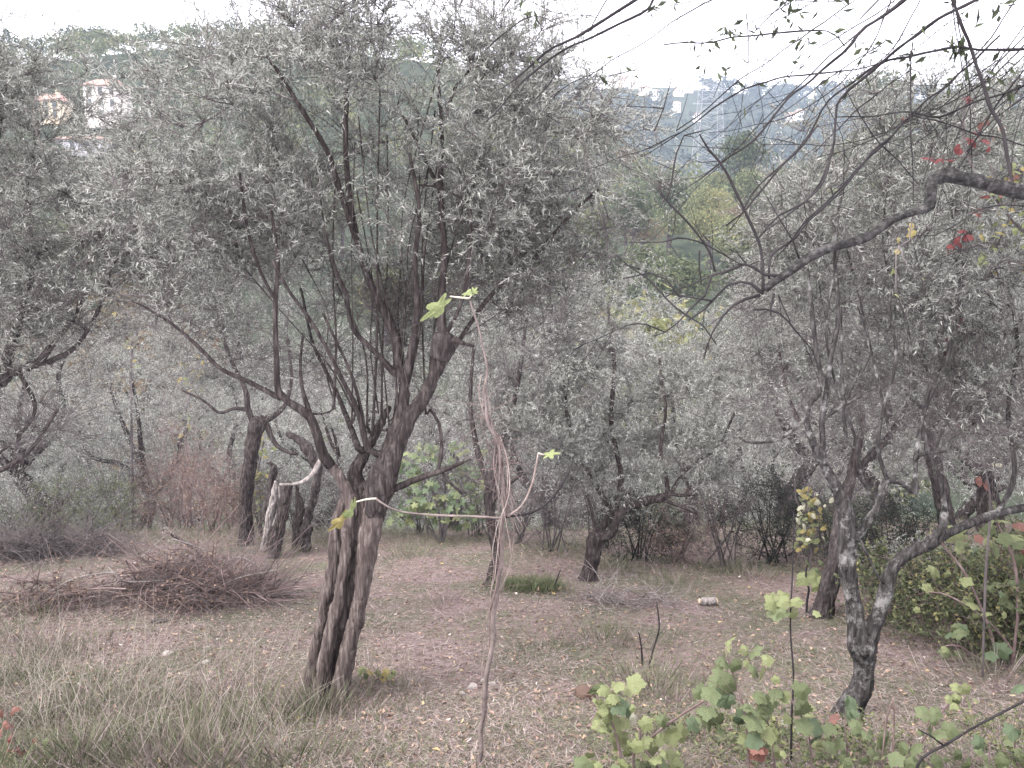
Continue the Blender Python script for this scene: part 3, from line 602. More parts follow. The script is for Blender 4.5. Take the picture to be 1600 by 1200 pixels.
tw = [c5(a) for a in [
    [(640, 470, 0, 9), (580, 465, 0, 8), (500, 430, -.02, 7), (440, 465, -.03, 7), (390, 480, -.04, 6), (350, 560, -.05, 5), (300, 610, -.06, 5), (250, 660, -.07, 4), (200, 690, -.08, 4)],
    [(575, 540, 0, 9), (530, 505, .02, 8), (490, 500, .03, 7), (440, 515, .04, 6), (390, 555, .05, 6), (345, 605, .06, 5), (290, 645, .07, 4)],
    [(200, 690, -.08, 4), (130, 668, -.1, 4), (50, 675, -.12, 3.5), (-60, 712, -.15, 3), (-160, 770, -.18, 2.5)],
    [(560, 545, 0, 8), (500, 560, -.03, 7), (455, 590, -.05, 6), (420, 640, -.07, 5), (390, 700, -.08, 4), (360, 760, -.09, 3.5), (345, 805, -.1, 3)],
    [(372, 573, .04, 5), (320, 562, .05, 4), (270, 553, .06, 4), (195, 540, .08, 3)], [(262, 552, .06, 4), (210, 492, .08, 4), (140, 472, .1, 4), (40, 480, .12, 3)],
    [(20, 390, .1, 3), (130, 490, .08, 4), (200, 560, .07, 4), (290, 632, .07, 4), (345, 670, .06, 3), (400, 745, .05, 2.5)],
    [(575, 530, 0, 9), (572, 420, .0, 8), (540, 310, -.02, 8), (500, 210, -.03, 7), (450, 110, -.05, 7), (400, 30, -.06, 6), (335, -75, -.08, 4)],
    [(402, 465, -.03, 6), (370, 390, -.05, 5), (320, 310, -.06, 5), (260, 240, -.08, 5), (200, 185, -.1, 4), (170, 135, -.12, 3)],
    [(200, 185, -.1, 4), (215, 100, -.1, 4), (250, 0, -.1, 4), (275, -70, -.1, 4), (335, -85, -.1, 3)],
    [(600, 480, .02, 6), (610, 400, .05, 6), (700, 330, .08, 5), (800, 230, .12, 5), (900, 130, .15, 5), (1010, 0, .2, 5), (1080, -80, .25, 4)],
    [(430, 285, .05, 4), (520, 200, .08, 5), (620, 90, .1, 5), (700, 0, .12, 5), (800, -110, .15, 4)],
    [(555, 330, -.03, 5), (640, 250, -.02, 5), (740, 190, 0, 5), (810, 110, .03, 5), (850, 20, .05, 5)],
    [(712, 415, .05, 5), (690, 340, .05, 4), (660, 270, .06, 4), (600, 170, .08, 3)],
    [(620, 540, 0, 7), (606, 600, 0, 5), (606, 632, 0, 3)], [(540, 602, .05, 5), (600, 605, .06, 5), (650, 625, .08, 5), (720, 690, .1, 4), (780, 780, .12, 3), (800, 840, .12, 2)],
    [(640, 550, .02, 5), (660, 600, .02, 4), (690, 660, .03, 3)], [(500, 430, -.02, 4), (480, 430, -.03, 3), (330, 345, -.05, 4), (245, 332, -.06, 4), (180, 352, -.07, 3), (60, 350, -.08, 2)],
    [(330, 380, 0, 4), (335, 450, 0, 4), (345, 510, .02, 3)], [(395, 480, -.04, 4), (260, 525, .0, 3), (200, 560, .02, 3)], [(240, 200, .0, 3), (230, 300, 0, 2), (215, 360, 0, 2)], [(560, 420, .05, 4), (520, 440, .05, 4), (470, 390, .05, 3), (430, 370, .05, 2)]]]
tw += [c3(a) for a in [
    [(1600, -130, .3, 9), (1370, 0, .3, 8), (1200, 100, .3, 8), (1060, 200, .3, 7), (950, 290, .28, 7), (830, 390, .25, 7), (740, 500, .22, 6), (735, 560, .2, 6), (720, 700, .18, 5), (650, 850, .15, 5), (550, 970, .12, 4), (430, 1040, .1, 3), (360, 1110, .1, 3)],
    [(1200, -120, .3, 9), (1040, 0, .3, 9), (870, 120, .3, 8), (760, 250, .28, 7), (620, 370, .25, 6), (480, 500, .2, 5), (380, 620, .2, 5), (200, 750, .18, 4), (100, 830, .15, 3), (0, 900, .15, 2)],
    [(1750, 370, .4, 6), (1600, 400, .4, 6), (1400, 470, .38, 5), (1200, 540, .35, 5), (1090, 520, .33, 4), (740, 545, .3, 3)],
    [(1750, 210, .4, 7), (1600, 215, .4, 7), (1400, 220, .38, 6), (1200, 240, .36, 6), (1060, 265, .35, 6), (930, 300, .33, 5), (700, 470, .3, 5), (620, 620, .27, 4), (480, 760, .25, 4), (320, 940, .2, 3), (230, 1060, .2, 2)],
    [(1480, 150, .5, 4), (1390, 250, .5, 5), (1100, 510, .45, 5), (830, 780, .4, 5), (560, 1060, .35, 4), (450, 1180, .3, 3)],
    [(1230, -80, .2, 7), (1260, 0, .2, 7), (1340, 200, .2, 8), (1420, 400, .18, 8), (1500, 650, .15, 8), (1540, 800, .1, 7), (1560, 900, .05, 6)],
    [(-160, 720, .3, 2), (0, 630, .3, 3), (200, 480, .3, 4), (350, 390, .3, 4), (500, 345, .3, 4), (640, 345, .28, 4), (800, 330, .3, 3), (950, 290, .28, 3)],
    [(1090, 200, .3, 3), (1080, 280, .3, 3), (1075, 500, .3, 3), (1080, 700, .3, 3), (1085, 950, .3, 2)],
    [(1130, -40, .35, 3), (1080, 90, .35, 3), (1000, 220, .33, 3), (900, 320, .3, 2)], [(960, -60, .3, 5), (840, 90, .3, 3)],
    [(-70, 200, .35, 3), (100, 190, .35, 3), (300, 180, .35, 4), (500, 150, .33, 4), (700, 145, .3, 3), (770, 215, .28, 3)],
    [(0, 610, .2, 3), (150, 500, .22, 3), (400, 280, .25, 3), (640, 130, .3, 3), (860, -40, .3, 3)], [(1640, 270, .4, 3), (1500, 440, .4, 4), (1400, 600, .4, 4), (1290, 780, .35, 3)], [(1700, 380, .4, 3), (1450, 560, .4, 3), (1330, 700, .4, 3)],
    [(1560, 0, .4, 3), (1420, 200, .4, 3), (1250, 380, .4, 3), (1100, 520, .4, 3), (900, 640, .4, 2), (640, 720, .4, 2)],
    [(1060, 530, .4, 3), (1200, 560, .4, 3), (1420, 620, .4, 4), (1620, 670, .4, 4)], [(640, 700, .3, 2), (780, 560, .3, 3), (900, 450, .3, 3), (1080, 330, .35, 2)],
    [(640, 400, .5, 2), (760, 620, .5, 2), (760, 900, .5, 2)], [(730, 360, .5, 2), (900, 620, .5, 3), (1050, 780, .5, 3), (1110, 860, .5, 2)], [(1610, 950, .3, 4), (1420, 960, .3, 3), (1290, 1040, .3, 3), (1180, 1090, .3, 2)]]]
tw += [c2(a) for a in [
    [(1600, -110, .4, 8), (1380, 0, .4, 8), (1160, 130, .4, 8), (1050, 200, .38, 7), (960, 250, .35, 6), (860, 320, .33, 5), (750, 400, .3, 3)],
    [(1560, -120, .45, 7), (1450, 0, .45, 7), (1430, 40, .45, 6), (1300, 110, .43, 6), (1140, 180, .4, 5), (1000, 270, .4, 5), (860, 360, .38, 5), (780, 450, .35, 4), (680, 570, .3, 3)],
    [(1300, -90, .3, 3), (1220, 30, .3, 3), (1150, 150, .3, 2)], [(1010, 340, .3, 3), (930, 430, .3, 3), (890, 470, .3, 2)], [(820, -60, .3, 4), (780, 10, .3, 4), (750, 50, .3, 2)], [(1030, 110, .3, 1), (890, 70, .3, 3), (800, 120, .3, 3), (700, 210, .3, 3)],
    [(1600, 610, .3, 3), (1450, 680, .3, 3), (1300, 740, .3, 2), (1150, 780, .3, 2)], [(1535, 370, .3, 3), (1520, 440, .3, 3), (1505, 500, .3, 3), (1465, 615, .3, 3)], [(1505, 500, .3, 3), (1420, 488, .3, 2), (1325, 487, .3, 2)]]]
rs = np.random.default_rng(55)
for k in range(26):
    x0 = rs.uniform(1150, 1720); y0 = rs.uniform(-70, 130); L = rs.uniform(160, 480); a = rs.uniform(.45, 1.0) if rs.random() < .8 else rs.uniform(1.2, 1.9); cv = rs.normal() * .25; wv = rs.uniform(2, 3.6); dd = rs.uniform(.1, .6)
    tw.append([(x0 - L * t_ * math.cos(a + cv * t_), y0 + L * t_ * math.sin(a + cv * t_), dd, wv * (1 - .6 * t_)) for t_ in (-.25, 0, .25, .5, .75, 1)])
TW = [px_path([(q[0], q[1], q[2], q[3] * .66) for q in a], Y10, .05) for a in tw]
for k, p in enumerate(TW): p[:, 0] += (vn3(p[:, :3] * 7, 81) - .5) * .035; p[:, 2] += (vn3(p[:, :3] * 7, 82) - .5) * .035; p[:, 3] *= .85 + .3 * vn3(p[:, :3] * 25, 83)
for p in TW: obj('branch', tubes_mesh('branch', [p], 6, .18, base_of(t)), M['twig_dark'] if p[:, 3].max() < .013 else M['bark_dark'], t)
obj('limb', tubes_mesh('limb', [hi], 10, .14, base_of(t)), M['bark'], t)
rg = np.random.default_rng(77)
S, D = [], []
for k, p in enumerate(TW):
    for q in range(len(p)):
        if rg.random() < .22: S.append(p[q, :3]); D.append(nrm(p[min(q + 1, len(p) - 1), :3] - p[max(q - 1, 0), :3] + 1e-6) + rg.normal(size=3) * .7)
S = np.array(S); D = np.array(D)
a, b_, r1, r2, _ = shoots(S, D, rg.uniform(.05, .3, len(S)), rg.uniform(-.2, .4, len(S)), 0, rg, 0, 0)
LS, LD, LL = [], [], []
_, py_, _ = proj(S); px_, _, _ = proj(S)
for k in range(len(S)):
    if py_[k] < 150 and rg.random() < .5:
        for m_ in range(rg.integers(1, 5)): LS.append(S[k] + rg.normal(size=3) * .02); LD.append(rg.normal(size=3) + np.array([0, 0, -.5]))
for (lx, ly, n) in [(1135, 50, 9), (1150, 45, 6), (1100, 68, 5), (1085, 90, 4), (1128, 110, 4), (1155, 95, 3), (1180, 165, 2), (1234, 28, 6), (1250, 60, 4), (1280, 62, 3), (1220, 5, 8), (1265, 8, 6), (1370, 75, 5), (1425, 85, 3), (1075, 65, 3), (830, 18, 8), (1055, 10, 6), (1560, 10, 6), (1545, 25, 4), (1315, 0, 5)]:
    for m_ in range(n): LS.append(at(lx + rg.normal() * 9, ly + rg.normal() * 7, Y10 + .35)); LD.append(rg.normal(size=3) + np.array([0, 0, -.4]))
for m_ in range(40): LS.append(at(1494 + rg.normal() * 6, 78 + rg.normal() * 5, Y10 + .38)); LD.append(rg.normal(size=3))
obj('twigs', segs_mesh('twigs', a, b_, r1, r2, 3, base_of(t)), M['twig_dark'], t, kind='stuff')
LS = np.array(LS); LD = np.array(LD)
obj('crown', leaves_mesh('crown', LS, LD, rg.uniform(.035, .085, len(LS)), rg.uniform(.012, .026, len(LS)), rg.uniform(0, .45, len(LS)), base_of(t)), M['leaf_green'], t, kind='stuff')

# ================================================================== 11. olives further down the slope (shared meshes)
def make_proto(seed, H=4.8, spread=2.2, nshoot=2100, nl=17, leaf=(.075, .0155)):
    root = bpy.data.objects.new('olive_tree', None); rng = np.random.default_rng(seed)
    g = Growth(seed); zero = np.zeros(3)
    th = rng.uniform(.9, 1.4); lean = rng.normal(size=2) * .25
    tr = catmull(np.array([[0, 0, -.4, .26], [0, 0, .15, .18], [lean[0] * .4, lean[1] * .4, th * .6, .14], [lean[0], lean[1], th, .13]]), .05)
    limbs = []
    for k in range(5):
        a = k * 1.256 + rng.uniform(-.4, .4); rad = spread * rng.uniform(.45, .75); e = np.array([lean[0] + rad * math.cos(a), lean[1] + rad * math.sin(a), th + (H - th) * rng.uniform(.45, .75)])
        s0 = np.array([lean[0], lean[1], th - .08]); m1 = s0 + (e - s0) * .35 + np.array([math.cos(a), math.sin(a), 0]) * .25 + rng.normal(size=3) * .12; m2 = s0 + (e - s0) * .7 + rng.normal(size=3) * .15
        limbs.append(catmull(np.array([[*s0, .085], [*m1, .06], [*m2, .04], [*e, .015]]), .07))
    for p in [tr] + limbs: g.add_path(p)
    c = np.array([lean[0], lean[1], th + (H - th) * .5]); n = 260
    p = rng.uniform(-1, 1, (n * 4, 3)); p = p[((p ** 2).sum(1) < 1) & ((p ** 2).sum(1) > .12)]
    q = c + p * np.array([spread, spread, (H - th) * .55]); q = q[vn3(q * 1.3, seed) > .36][:n]
    g.reach(q, .9, seg=.2, wob=.05)
    me_t = remeshed('trunk', [tr] + [l[: len(l) // 2] for l in limbs], .03, zero, .02, seed)
    parts = [('trunk', me_t, 'bark', None)] + [('limb', tubes_mesh('limb', [l], 7, .15), 'bark', None) for l in limbs]
    r = g.radii(.004); idx = np.where(g.par[:g.n] >= 0)[0]
    tips = np.array(g.tips); nodes = []
    for t_ in tips:
        i = t_; k = 0
        while g.par[i] >= 0 and k < 4: nodes.append(i); i = g.par[i]; k += 1
    ch = rng.choice(nodes, nshoot); D = nrm(g.D[ch]) * .5 + nrm(rng.normal(size=(nshoot, 3))) * .8 + np.array([0, 0, .45])
    A, B, ra, rb, lv = shoots(g.P[ch], D, rng.uniform(.3, .65, nshoot), rng.uniform(0, .5, nshoot), nl, rng, *leaf, tint0=.62)
    A = np.vstack([A, g.P[g.par[idx]]]); B = np.vstack([B, g.P[idx]]); ra = np.concatenate([ra * 1.8, np.minimum(r[g.par[idx]], r[idx] * 1.2)]); rb = np.concatenate([rb * 1.8, r[idx]])
    parts.append(('twigs', segs_mesh('twigs', A, B, ra, rb, 3), 'twig', 'stuff'))
    parts.append(('crown', leaves_mesh('crown', *lv, rng=rng, tri=True), 'olive_leaf', 'stuff'))
    for (_, me, mt, _) in parts:
        if not me.materials: me.materials.append(M[mt])
    return parts
PROTO = [make_proto(101), make_proto(102, 5.2, 2.4), make_proto(103, 4.4, 2.1)]
def place(parts, name, label, cat, loc, rz, sc, group=None):
    t = thing(name, label, cat, loc, group); t.rotation_euler = (0, 0, rz); t.scale = (sc, sc, sc)
    for (nm, me, mt, kd) in parts: obj(nm, me, None, t, kind=kd)
    return t
def place_px(px, y, k, rz, sc, label, group='olive trees down the slope behind the clearing'):
    x = (px - 800) / F * y * 1.02
    return place(PROTO[k], 'olive_tree', label, 'tree', (x, y, float(G(x, y)) - .02), rz, sc, group)
BACK = [(60, 15.5, 0, .3, 1.0, 'silvery olive behind the brush pile at the far left'), (215, 17.5, 1, 1.2, 1.0, 'silvery olive low behind the red dry bushes'),
        (-130, 18, 2, 2.0, 1.2, 'olive past the left edge behind the brush pile'), (560, 17.5, 2, .9, 1.05, 'olive right behind the split trunk'),
        (700, 19, 0, 2.4, 1.15, 'olive behind the thin crooked young olive'), (860, 17, 1, 4.1, 1.05, 'olive behind the small grey olive, on its left'),
        (1085, 16.5, 2, 5.0, 1.0, 'olive behind the small grey olive, on its right'), (1230, 15.5, 0, 3.3, 1.05, 'olive above the yellow leaved vine at the back'),
        (1400, 14.5, 1, 2.2, 1.1, 'olive behind the right fork beyond the dark scrub'), (1560, 13, 2, 1.0, 1.15, 'olive behind the brambles at the right edge'),
        (1740, 12, 0, 4.4, 1.2, 'olive just past the right edge'), (380, 21, 0, 1.9, 1.2, 'olive far behind the upright trunk on the left')]
for a in BACK: place_px(*a)
BL = ['behind the brush heap, above the left edge shrub', 'behind the red shrubs', 'behind the hollow stump', 'behind the split trunk and the fig bush', 'behind the bare fig sapling', 'behind the small grey olive', 'behind the bent pale limb', 'behind the dark leafy back shrub', 'behind the leaning dark trunk', 'behind the bramble thicket', 'past the left edge', 'past the right edge']
for k, (px, y) in enumerate([(100, 23), (300, 26), (480, 24), (640, 27), (800, 24), (900, 30), (1120, 27), (1180, 22), (1330, 22), (1500, 20), (-60, 25), (1680, 20)]):
    place_px(px, y, k % 3, k * 1.7, 1.15 + .1 * (k % 3), 'second row olive down the slope ' + BL[k], 'second row of olives')

# ================================================================== 12. broadleaf trees of the valley, wooded hillsides
def crown_cards(rng, c, rad, n, lumps=12, size=.35, tint0=.45, inner=.55):
    """leaf clumps spread over the lobes of a crown; returns base, dir, len, width, tint"""
    u = nrm(rng.normal(size=(lumps, 3))); u[:, 2] = np.abs(u[:, 2]) * 1.0 - .25
    lc = c + u * rad * inner * rng.uniform(.6, 1.1, (lumps, 1)); lr = rad.mean() * rng.uniform(.3, .55, lumps)
    k = rng.integers(0, lumps, n); d = nrm(rng.normal(size=(n, 3))); d[:, 2] += .15
    p = lc[k] + d * (lr[k] * rng.uniform(.55, 1.05, n))[:, None]
    dirs = nrm(np.cross(d, rng.normal(size=(n, 3)))) + d * .5 + np.array([0, 0, -.15])
    tint = np.clip(tint0 + rng.normal(size=n) * .13 + (rng.random(lumps)[k] - .5) * .25, 0, 1)
    return p, dirs, size * rng.uniform(.6, 1.4, n), size * .6 * rng.uniform(.6, 1.4, n), tint
def broad_proto(seed, H=11, W=4.2, n=2600, tint0=.45, mat='leaf_green', size=.42, conical=0):
    rng = np.random.default_rng(seed); c = np.array([0, 0, H * .58])
    if conical:
        t_ = rng.random(n) ** .7; a = rng.uniform(0, 6.28, n); rr = W * (1 - t_) * rng.uniform(.75, 1.05, n) + .1
        p = np.stack([rr * np.cos(a), rr * np.sin(a), .8 + t_ * (H - .8)], -1); dirs = nrm(p * np.array([1, 1, 0])) + np.array([0, 0, -.1]) + rng.normal(size=(n, 3)) * .4
        cards = (p, dirs, size * rng.uniform(.6, 1.4, n), size * .5 * rng.uniform(.6, 1.4, n), np.clip(tint0 + rng.normal(size=n) * .15, 0, 1))
    else: cards = crown_cards(rng, c, np.array([W, W, H * .40]), n, 16, size, tint0)
    tr = catmull(np.array([[0, 0, -.6, .34], [.05, 0, H * .2, .24], [.1, .1, H * .45, .17], [0, .1, H * .75, .06]]), .5)
    br = [catmull(np.array([[.1, .1, H * .38, .12], [W * .35 * math.cos(a), W * .35 * math.sin(a), H * .5, .08], [W * .6 * math.cos(a), W * .6 * math.sin(a), H * .62, .03]]), .5) for a in (0.3, 1.7, 2.9, 4.2, 5.3)]
    parts = [('trunk', tubes_mesh('trunk', [tr], 8, .15), 'bark', None)] + ([] if conical else [('limb', tubes_mesh('limb', [b], 6, .15), 'bark', None) for b in br])
    parts.append(('crown', leaves_mesh('crown', *cards, rng=rng), mat, 'stuff'))
    for (_, me, mt, _) in parts:
        if not me.materials: me.materials.append(M[mt])
    return parts
BP = [broad_proto(201), broad_proto(202, 9, 3.8, 2200, .6), broad_proto(203, 12, 4.5, 2600, .3), broad_proto(204, 8, 3.4, 3000, .5, 'leaf_autumn', .3), broad_proto(205, 8, 3.2, 3600, .78, 'leaf_green', .27)]
def valley(px, y, k, sc, label, group=None, dz=0):
    x = (px - 800) / F * y * 1.02; return place(BP[k], 'broadleaf_tree', label, 'tree', (x, y, float(G(x, y)) + dz), px * .37, sc, group)
HP = [10.2, 8.4, 11.1, 7.5, 7.5]
def valley_top(px, top, y, k, label): x, _, z = at(px, top, y); return place(BP[k], 'broadleaf_tree', label, 'tree', (x, y, float(G(x, y))), px * .37, (z - float(G(x, y))) / HP[k])
valley_top(1165, 196, 150, 2, 'round dark green tree below the lattice pylon')
valley_top(1048, 262, 112, 2, 'dark green tree left of the long bare twig above the kinked limb')
valley_top(1008, 335, 105, 3, 'ochre autumn tree in the middle of the valley')
valley_top(985, 425, 34, 4, 'yellow green tree low in the valley gap, left of the bare limb tips')
valley_top(1110, 282, 118, 4, 'yellowish green tree in the valley under the round dark one')
valley_top(1185, 300, 112, 0, 'mid green tree in the valley behind the long bare twig')
valley_top(190, 440, 30, 3, 'ochre tree in the gap right of the left edge olive')
KIND = ['mid green', 'light green', 'dark green', 'ochre autumn', 'yellow green']
def vlab(px, y, k):
    zone = 'left of the split olive' if px < 520 else 'behind the split olive crown' if px < 880 else 'in the open valley gap' if px < 1200 else 'behind the bare twigs and right hand olives'
    return '%s broadleaf tree %s, %s' % (KIND[k], zone, 'low in the valley' if y < 60 else 'halfway up' if y < 100 else 'high on the slope')
for k in range(46):
    px = random.uniform(-80, 1700); y = random.choice([34, 40, 48, 55, 66, 78, 90, 104, 125]) * random.uniform(.95, 1.06)
    if abs(px - 1020) < 90 and y < 70 or abs(px - 190) < 50 and y < 50: continue
    k_ = random.choice([0, 1, 1, 2, 4, 0, 1, 3 if random.random() < .3 else 1]); valley(px, y, k_, random.uniform(.7, 1.1) * (.75 if y < 60 else 1), vlab(px, y, k_), 'trees of the valley')
for k in range(34):
    px = random.uniform(880, 1290); y = random.uniform(50, 165)
    if abs(px - 1020) < 90 and y < 92: continue
    k_ = random.choice([0, 1, 1, 2, 4, 0, 2, 3 if random.random() < .4 else 1]); valley(px, y, k_, random.uniform(.75, 1.15) * (.8 if y < 60 else 1), vlab(px, y, k_), 'trees of the valley')
def wood(name, label, n, xr, yr, hsize, seed, cards, mat, size, tint0, keep=None):
    rng = np.random.default_rng(seed); out = []
    X = rng.uniform(*xr, n); Y = rng.uniform(*yr, n); Z = G(X, Y)
    for x, y, z in zip(X, Y, Z):
        if keep and not keep(x, y): continue
        h = hsize * rng.uniform(.6, 1.25); w_ = h * rng.uniform(.36, .5)
        out.append(crown_cards(rng, np.array([x, y, z + h * .5]), np.array([w_, w_, h * .42]), cards, 9, size, tint0 + rng.normal() * .12))
    C = [np.concatenate([o[i] for o in out]) for i in range(5)]
    o = obj(name, leaves_mesh(name, *C, rng=rng, tri=True), M[mat]); o['kind'] = 'stuff'; tag(o, label, 'trees'); return o
HOUSES = [(172, 120, 196), (84, 140, 192), (136, 208, 240)]
def clear(x, y):     # keep the ground in front of the houses open
    a, b, _ = proj(np.array([x, y, float(G(x, y)) + 4])); return not any(abs(a - hx) < 38 and h0 - 8 < b < h1 + 22 for hx, h0, h1 in HOUSES)
def village_clear(x, y):
    a, b, _ = proj(np.array([x, y, float(G(x, y)) + 9])); return not ((930 < a < 1090 and 100 < b < 141) or (abs(a - 1070) < 25 and b < 172) or (abs(a - 1240) < 18 and b < 182 and b > 160))
wood('hillside_wood', 'wood covering the near hill with the houses at upper left', 900, (-210, 60), (120, 270), 7.5, 301, 95, 'leaf_green', .85, .5, clear)
wood('hillside_wood', 'wood covering the low hill behind the bare twigs at upper right', 420, (40, 210), (130, 240), 7.5, 302, 95, 'leaf_green', .85, .40)
wood('hillside_wood', 'dark bluish wood on the far ridge in the middle', 3300, (-200, 560), (400, 790), 11, 303, 30, 'leaf_blue', 2.5, .45, village_clear)

# ================================================================== 13. houses and pylons
def boxmesh(name, x0, x1, y0, y1, z0, z1):
    V = [(x, y, z) for z in (z0, z1) for y in (y0, y1) for x in (x0, x1)]
    return mesh_np(name, V, [np.array([[0, 2, 3, 1], [4, 5, 7, 6], [0, 1, 5, 4], [2, 6, 7, 3], [0, 4, 6, 2], [1, 3, 7, 5]])])
def far_hit(px, py, a=150, b=1200):
    d = ray(px, py); tt = np.linspace(a, b, 2000) / d[1]; P = np.array([0, 0, CAMZ]) + tt[:, None] * d
    k = P[:, 2] < G(P[:, 0], P[:, 1]); return P[int(np.argmax(k))] if k.any() else np.array([(px - 800) / F * 735 * 1.04, 735, 0])
def house(label, px, y, ztop_py, wdt, dep, hgt, mat, rh=1.6, rz=0, cols=3, rows=2, group=None, chimney=True):
    x = (px - 800) / F * y * 1.03
    if group: x, y, _ = far_hit(px, ztop_py + 16, 400); zb = float(G(x, y)) + 1
    else: x, y, zb = far_hit(px, y, 100); hgt = at(px, ztop_py, y)[2] - zb - rh
    t = thing('house', label, 'house', (x, y, zb), group); t.rotation_euler = (0, 0, rz)
    g0 = float(G(x, y)); dn = min(0, g0 - zb - 1.5) ; obj('wall', boxmesh('wall', -wdt / 2, wdt / 2, -dep / 2, dep / 2, dn, hgt), M[mat], t)
    e = .45; a, b = wdt / 2 + e, dep / 2 + e; th = .22
    V = [(-a, -b, hgt), (a, -b, hgt), (a, b, hgt), (-a, b, hgt), (-a * .55, 0, hgt + rh), (a * .55, 0, hgt + rh)]
    V += [(v[0], v[1], v[2] + th) for v in V]
    Q = [(6, 7, 11, 10), (8, 9, 10, 11), (1, 0, 4, 5), (3, 2, 5, 4)]
    T = [(7, 8, 11), (9, 6, 10), (2, 1, 5), (0, 3, 4)]
    rf = obj('roof', mesh_np('roof', V, [np.array(Q + [(0, 1, 7, 6), (1, 2, 8, 7), (2, 3, 9, 8), (3, 0, 6, 9)]), np.array(T)]), M['roof'], t)
    if chimney: obj('chimney', boxmesh('chimney', wdt * .18, wdt * .18 + .7, -.4, .3, hgt + rh * .5, hgt + rh + .9), M[mat], rf)
    for r_ in range(rows):
        for c in range(cols):
            cx = -wdt / 2 + wdt * (c + .5) / cols; cz = hgt * (r_ + .55) / rows
            wn = obj('window', boxmesh('window', cx - .38, cx + .38, -dep / 2 - .03, -dep / 2 + .1, cz - .65, cz + .65), M['pane'], t)
            obj('sill', boxmesh('sill', cx - .5, cx + .5, -dep / 2 - .16, -dep / 2 - .032, cz - .78, cz - .652), M['stone'], wn)
    return t
house('tall cream house with orange tiled roof on the left hillside', 172, 192, 126, 6.4, 6, 9, 'wall_cream', rows=3)
house('ochre house left of the tall cream one, half behind olive leaves', 84, 188, 148, 5.2, 5, 6, 'wall_ochre')
house('low grey building with reddish roof below the cream house', 136, 236, 214, 8, 6, 4.5, 'wall_grey', rh=.9, rows=1, cols=4, chimney=False)
VH = ['first', 'second', 'third', 'fourth', 'fifth', 'sixth', 'seventh', 'eighth', None, None, None, None]
VX = {8: 'small cream house below the eastern end of the ridge village', 9: 'lone tiny pale house under the ridge village, by the pylon', 10: 'left one of two pale houses on the far slope right of the pylon', 11: 'right one of two pale houses on the far slope right of the pylon'}
for k, (px, py, w_, m_) in enumerate([(944, 114, 12, 'wall_cream'), (958, 112, 11, 'wall_ochre'), (972, 117, 13, 'wall_cream'), (990, 122, 14, 'wall_cream'), (1008, 132, 18, 'wall_cream'), (1022, 140, 12, 'wall_cream'), (1060, 134, 14, 'wall_ochre'), (1075, 128, 13, 'wall_cream'), (1056, 160, 10, 'wall_cream'), (1088, 174, 8, 'wall_cream'), (1235, 175, 9, 'wall_cream'), (1248, 172, 8, 'wall_cream')]):
    house(VX.get(k) or '%s village house from the left on the far ridge skyline' % VH[k], px, 0, py, w_ * .55, 6, 3 + k % 3, m_, rows=2, cols=3, group='village houses on the far ridge', chimney=False)
def pylon(label, px, y, py_top, Hh, wb, wt, bar=.16):
    x, _, top = at(px, py_top, y); zb = float(G(x, y)) - .5; Hh = top - zb
    t = thing('electricity_pylon', label, 'pylon', (x, y, zb)); n = max(7, int(Hh / 3.2))
    z = np.linspace(0, Hh, n + 1); wd = wb + (wt - wb) * (z / Hh) ** .8
    cs = [(-1, -1), (1, -1), (1, 1), (-1, 1)]
    for (a, b) in cs:
        P = np.stack([a * wd / 2, b * wd / 2, z], -1); obj('leg', segs_mesh('leg', P[:-1], P[1:], np.full(n, bar), np.full(n, bar), 4), M['steel'], t)
    A, B = [], []
    for k in range(n):
        for q in range(4):
            (a, b), (c, d) = cs[q], cs[(q + 1) % 4]
            p00 = np.array([a * wd[k] / 2, b * wd[k] / 2, z[k]]); p01 = np.array([c * wd[k] / 2, d * wd[k] / 2, z[k]]); p10 = np.array([a * wd[k + 1] / 2, b * wd[k + 1] / 2, z[k + 1]]); p11 = np.array([c * wd[k + 1] / 2, d * wd[k + 1] / 2, z[k + 1]])
            A += [p00, p01, p10]; B += [p11, p10, p11]
    obj('lattice', segs_mesh('lattice', A, B, np.full(len(A), bar * .62), np.full(len(A), bar * .62), 3), M['steel'], t)
    for zz in (.86, .95):
        w2 = wt * .95; P = [np.array([-w2, 0, Hh * zz]), np.array([w2, 0, Hh * zz]), np.array([-w2, 0, Hh * zz]), np.array([w2, 0, Hh * zz])]; Q = [np.array([w2, 0, Hh * zz]), np.array([-w2, 0, Hh * zz]), np.array([0, 0, Hh * (zz + .05)]), np.array([0, 0, Hh * (zz + .05)])]
        obj('cross_arm', segs_mesh('cross_arm', P[1:], Q[1:], np.full(3, bar), np.full(3, bar), 4), M['steel'], t)
    return t
pylon('pale lattice pylon rising from the valley, right of centre', 1110, 300, 130, 40, 14, 6.5, .05)
pylon('faint thin lattice pylon left of the big one, before the dark far wood', 930, 330, 128, 40, 11, 3, .07)

# ================================================================== 14. skyline conifers on the left hill
CP = broad_proto(211, 9, 1.6, 900, .25, 'leaf_green', .5, conical=1)
PP = broad_proto(212, 9, 4.0, 900, .3, 'leaf_green', .6)
for (px, py, pr, sc, lab, nm) in [(36, 38, CP, .8, 'stubby dark cypress on the left skyline', 'cypress_tree'), (86, 46, CP, .9, 'pointed conifer on the left skyline', 'cypress_tree'), (182, 34, PP, .9, 'tall tree on the left skyline above the cream house', 'broadleaf_tree'), (212, 36, PP, 1.0, 'flat topped tree on the left skyline', 'pine_tree'), (1315, 98, PP, .9, 'dark rounded tree on the right skyline', 'pine_tree')]:
    y = 238 if px < 800 else 190; x = (px - 800) / F * y * 1.05; top = at(px, py, y)[2]; g0 = float(G(x, y)); s_ = max(sc * .6, (top - g0) / 9)
    place(pr, nm, lab, 'tree', (x, y, g0), 0, s_)

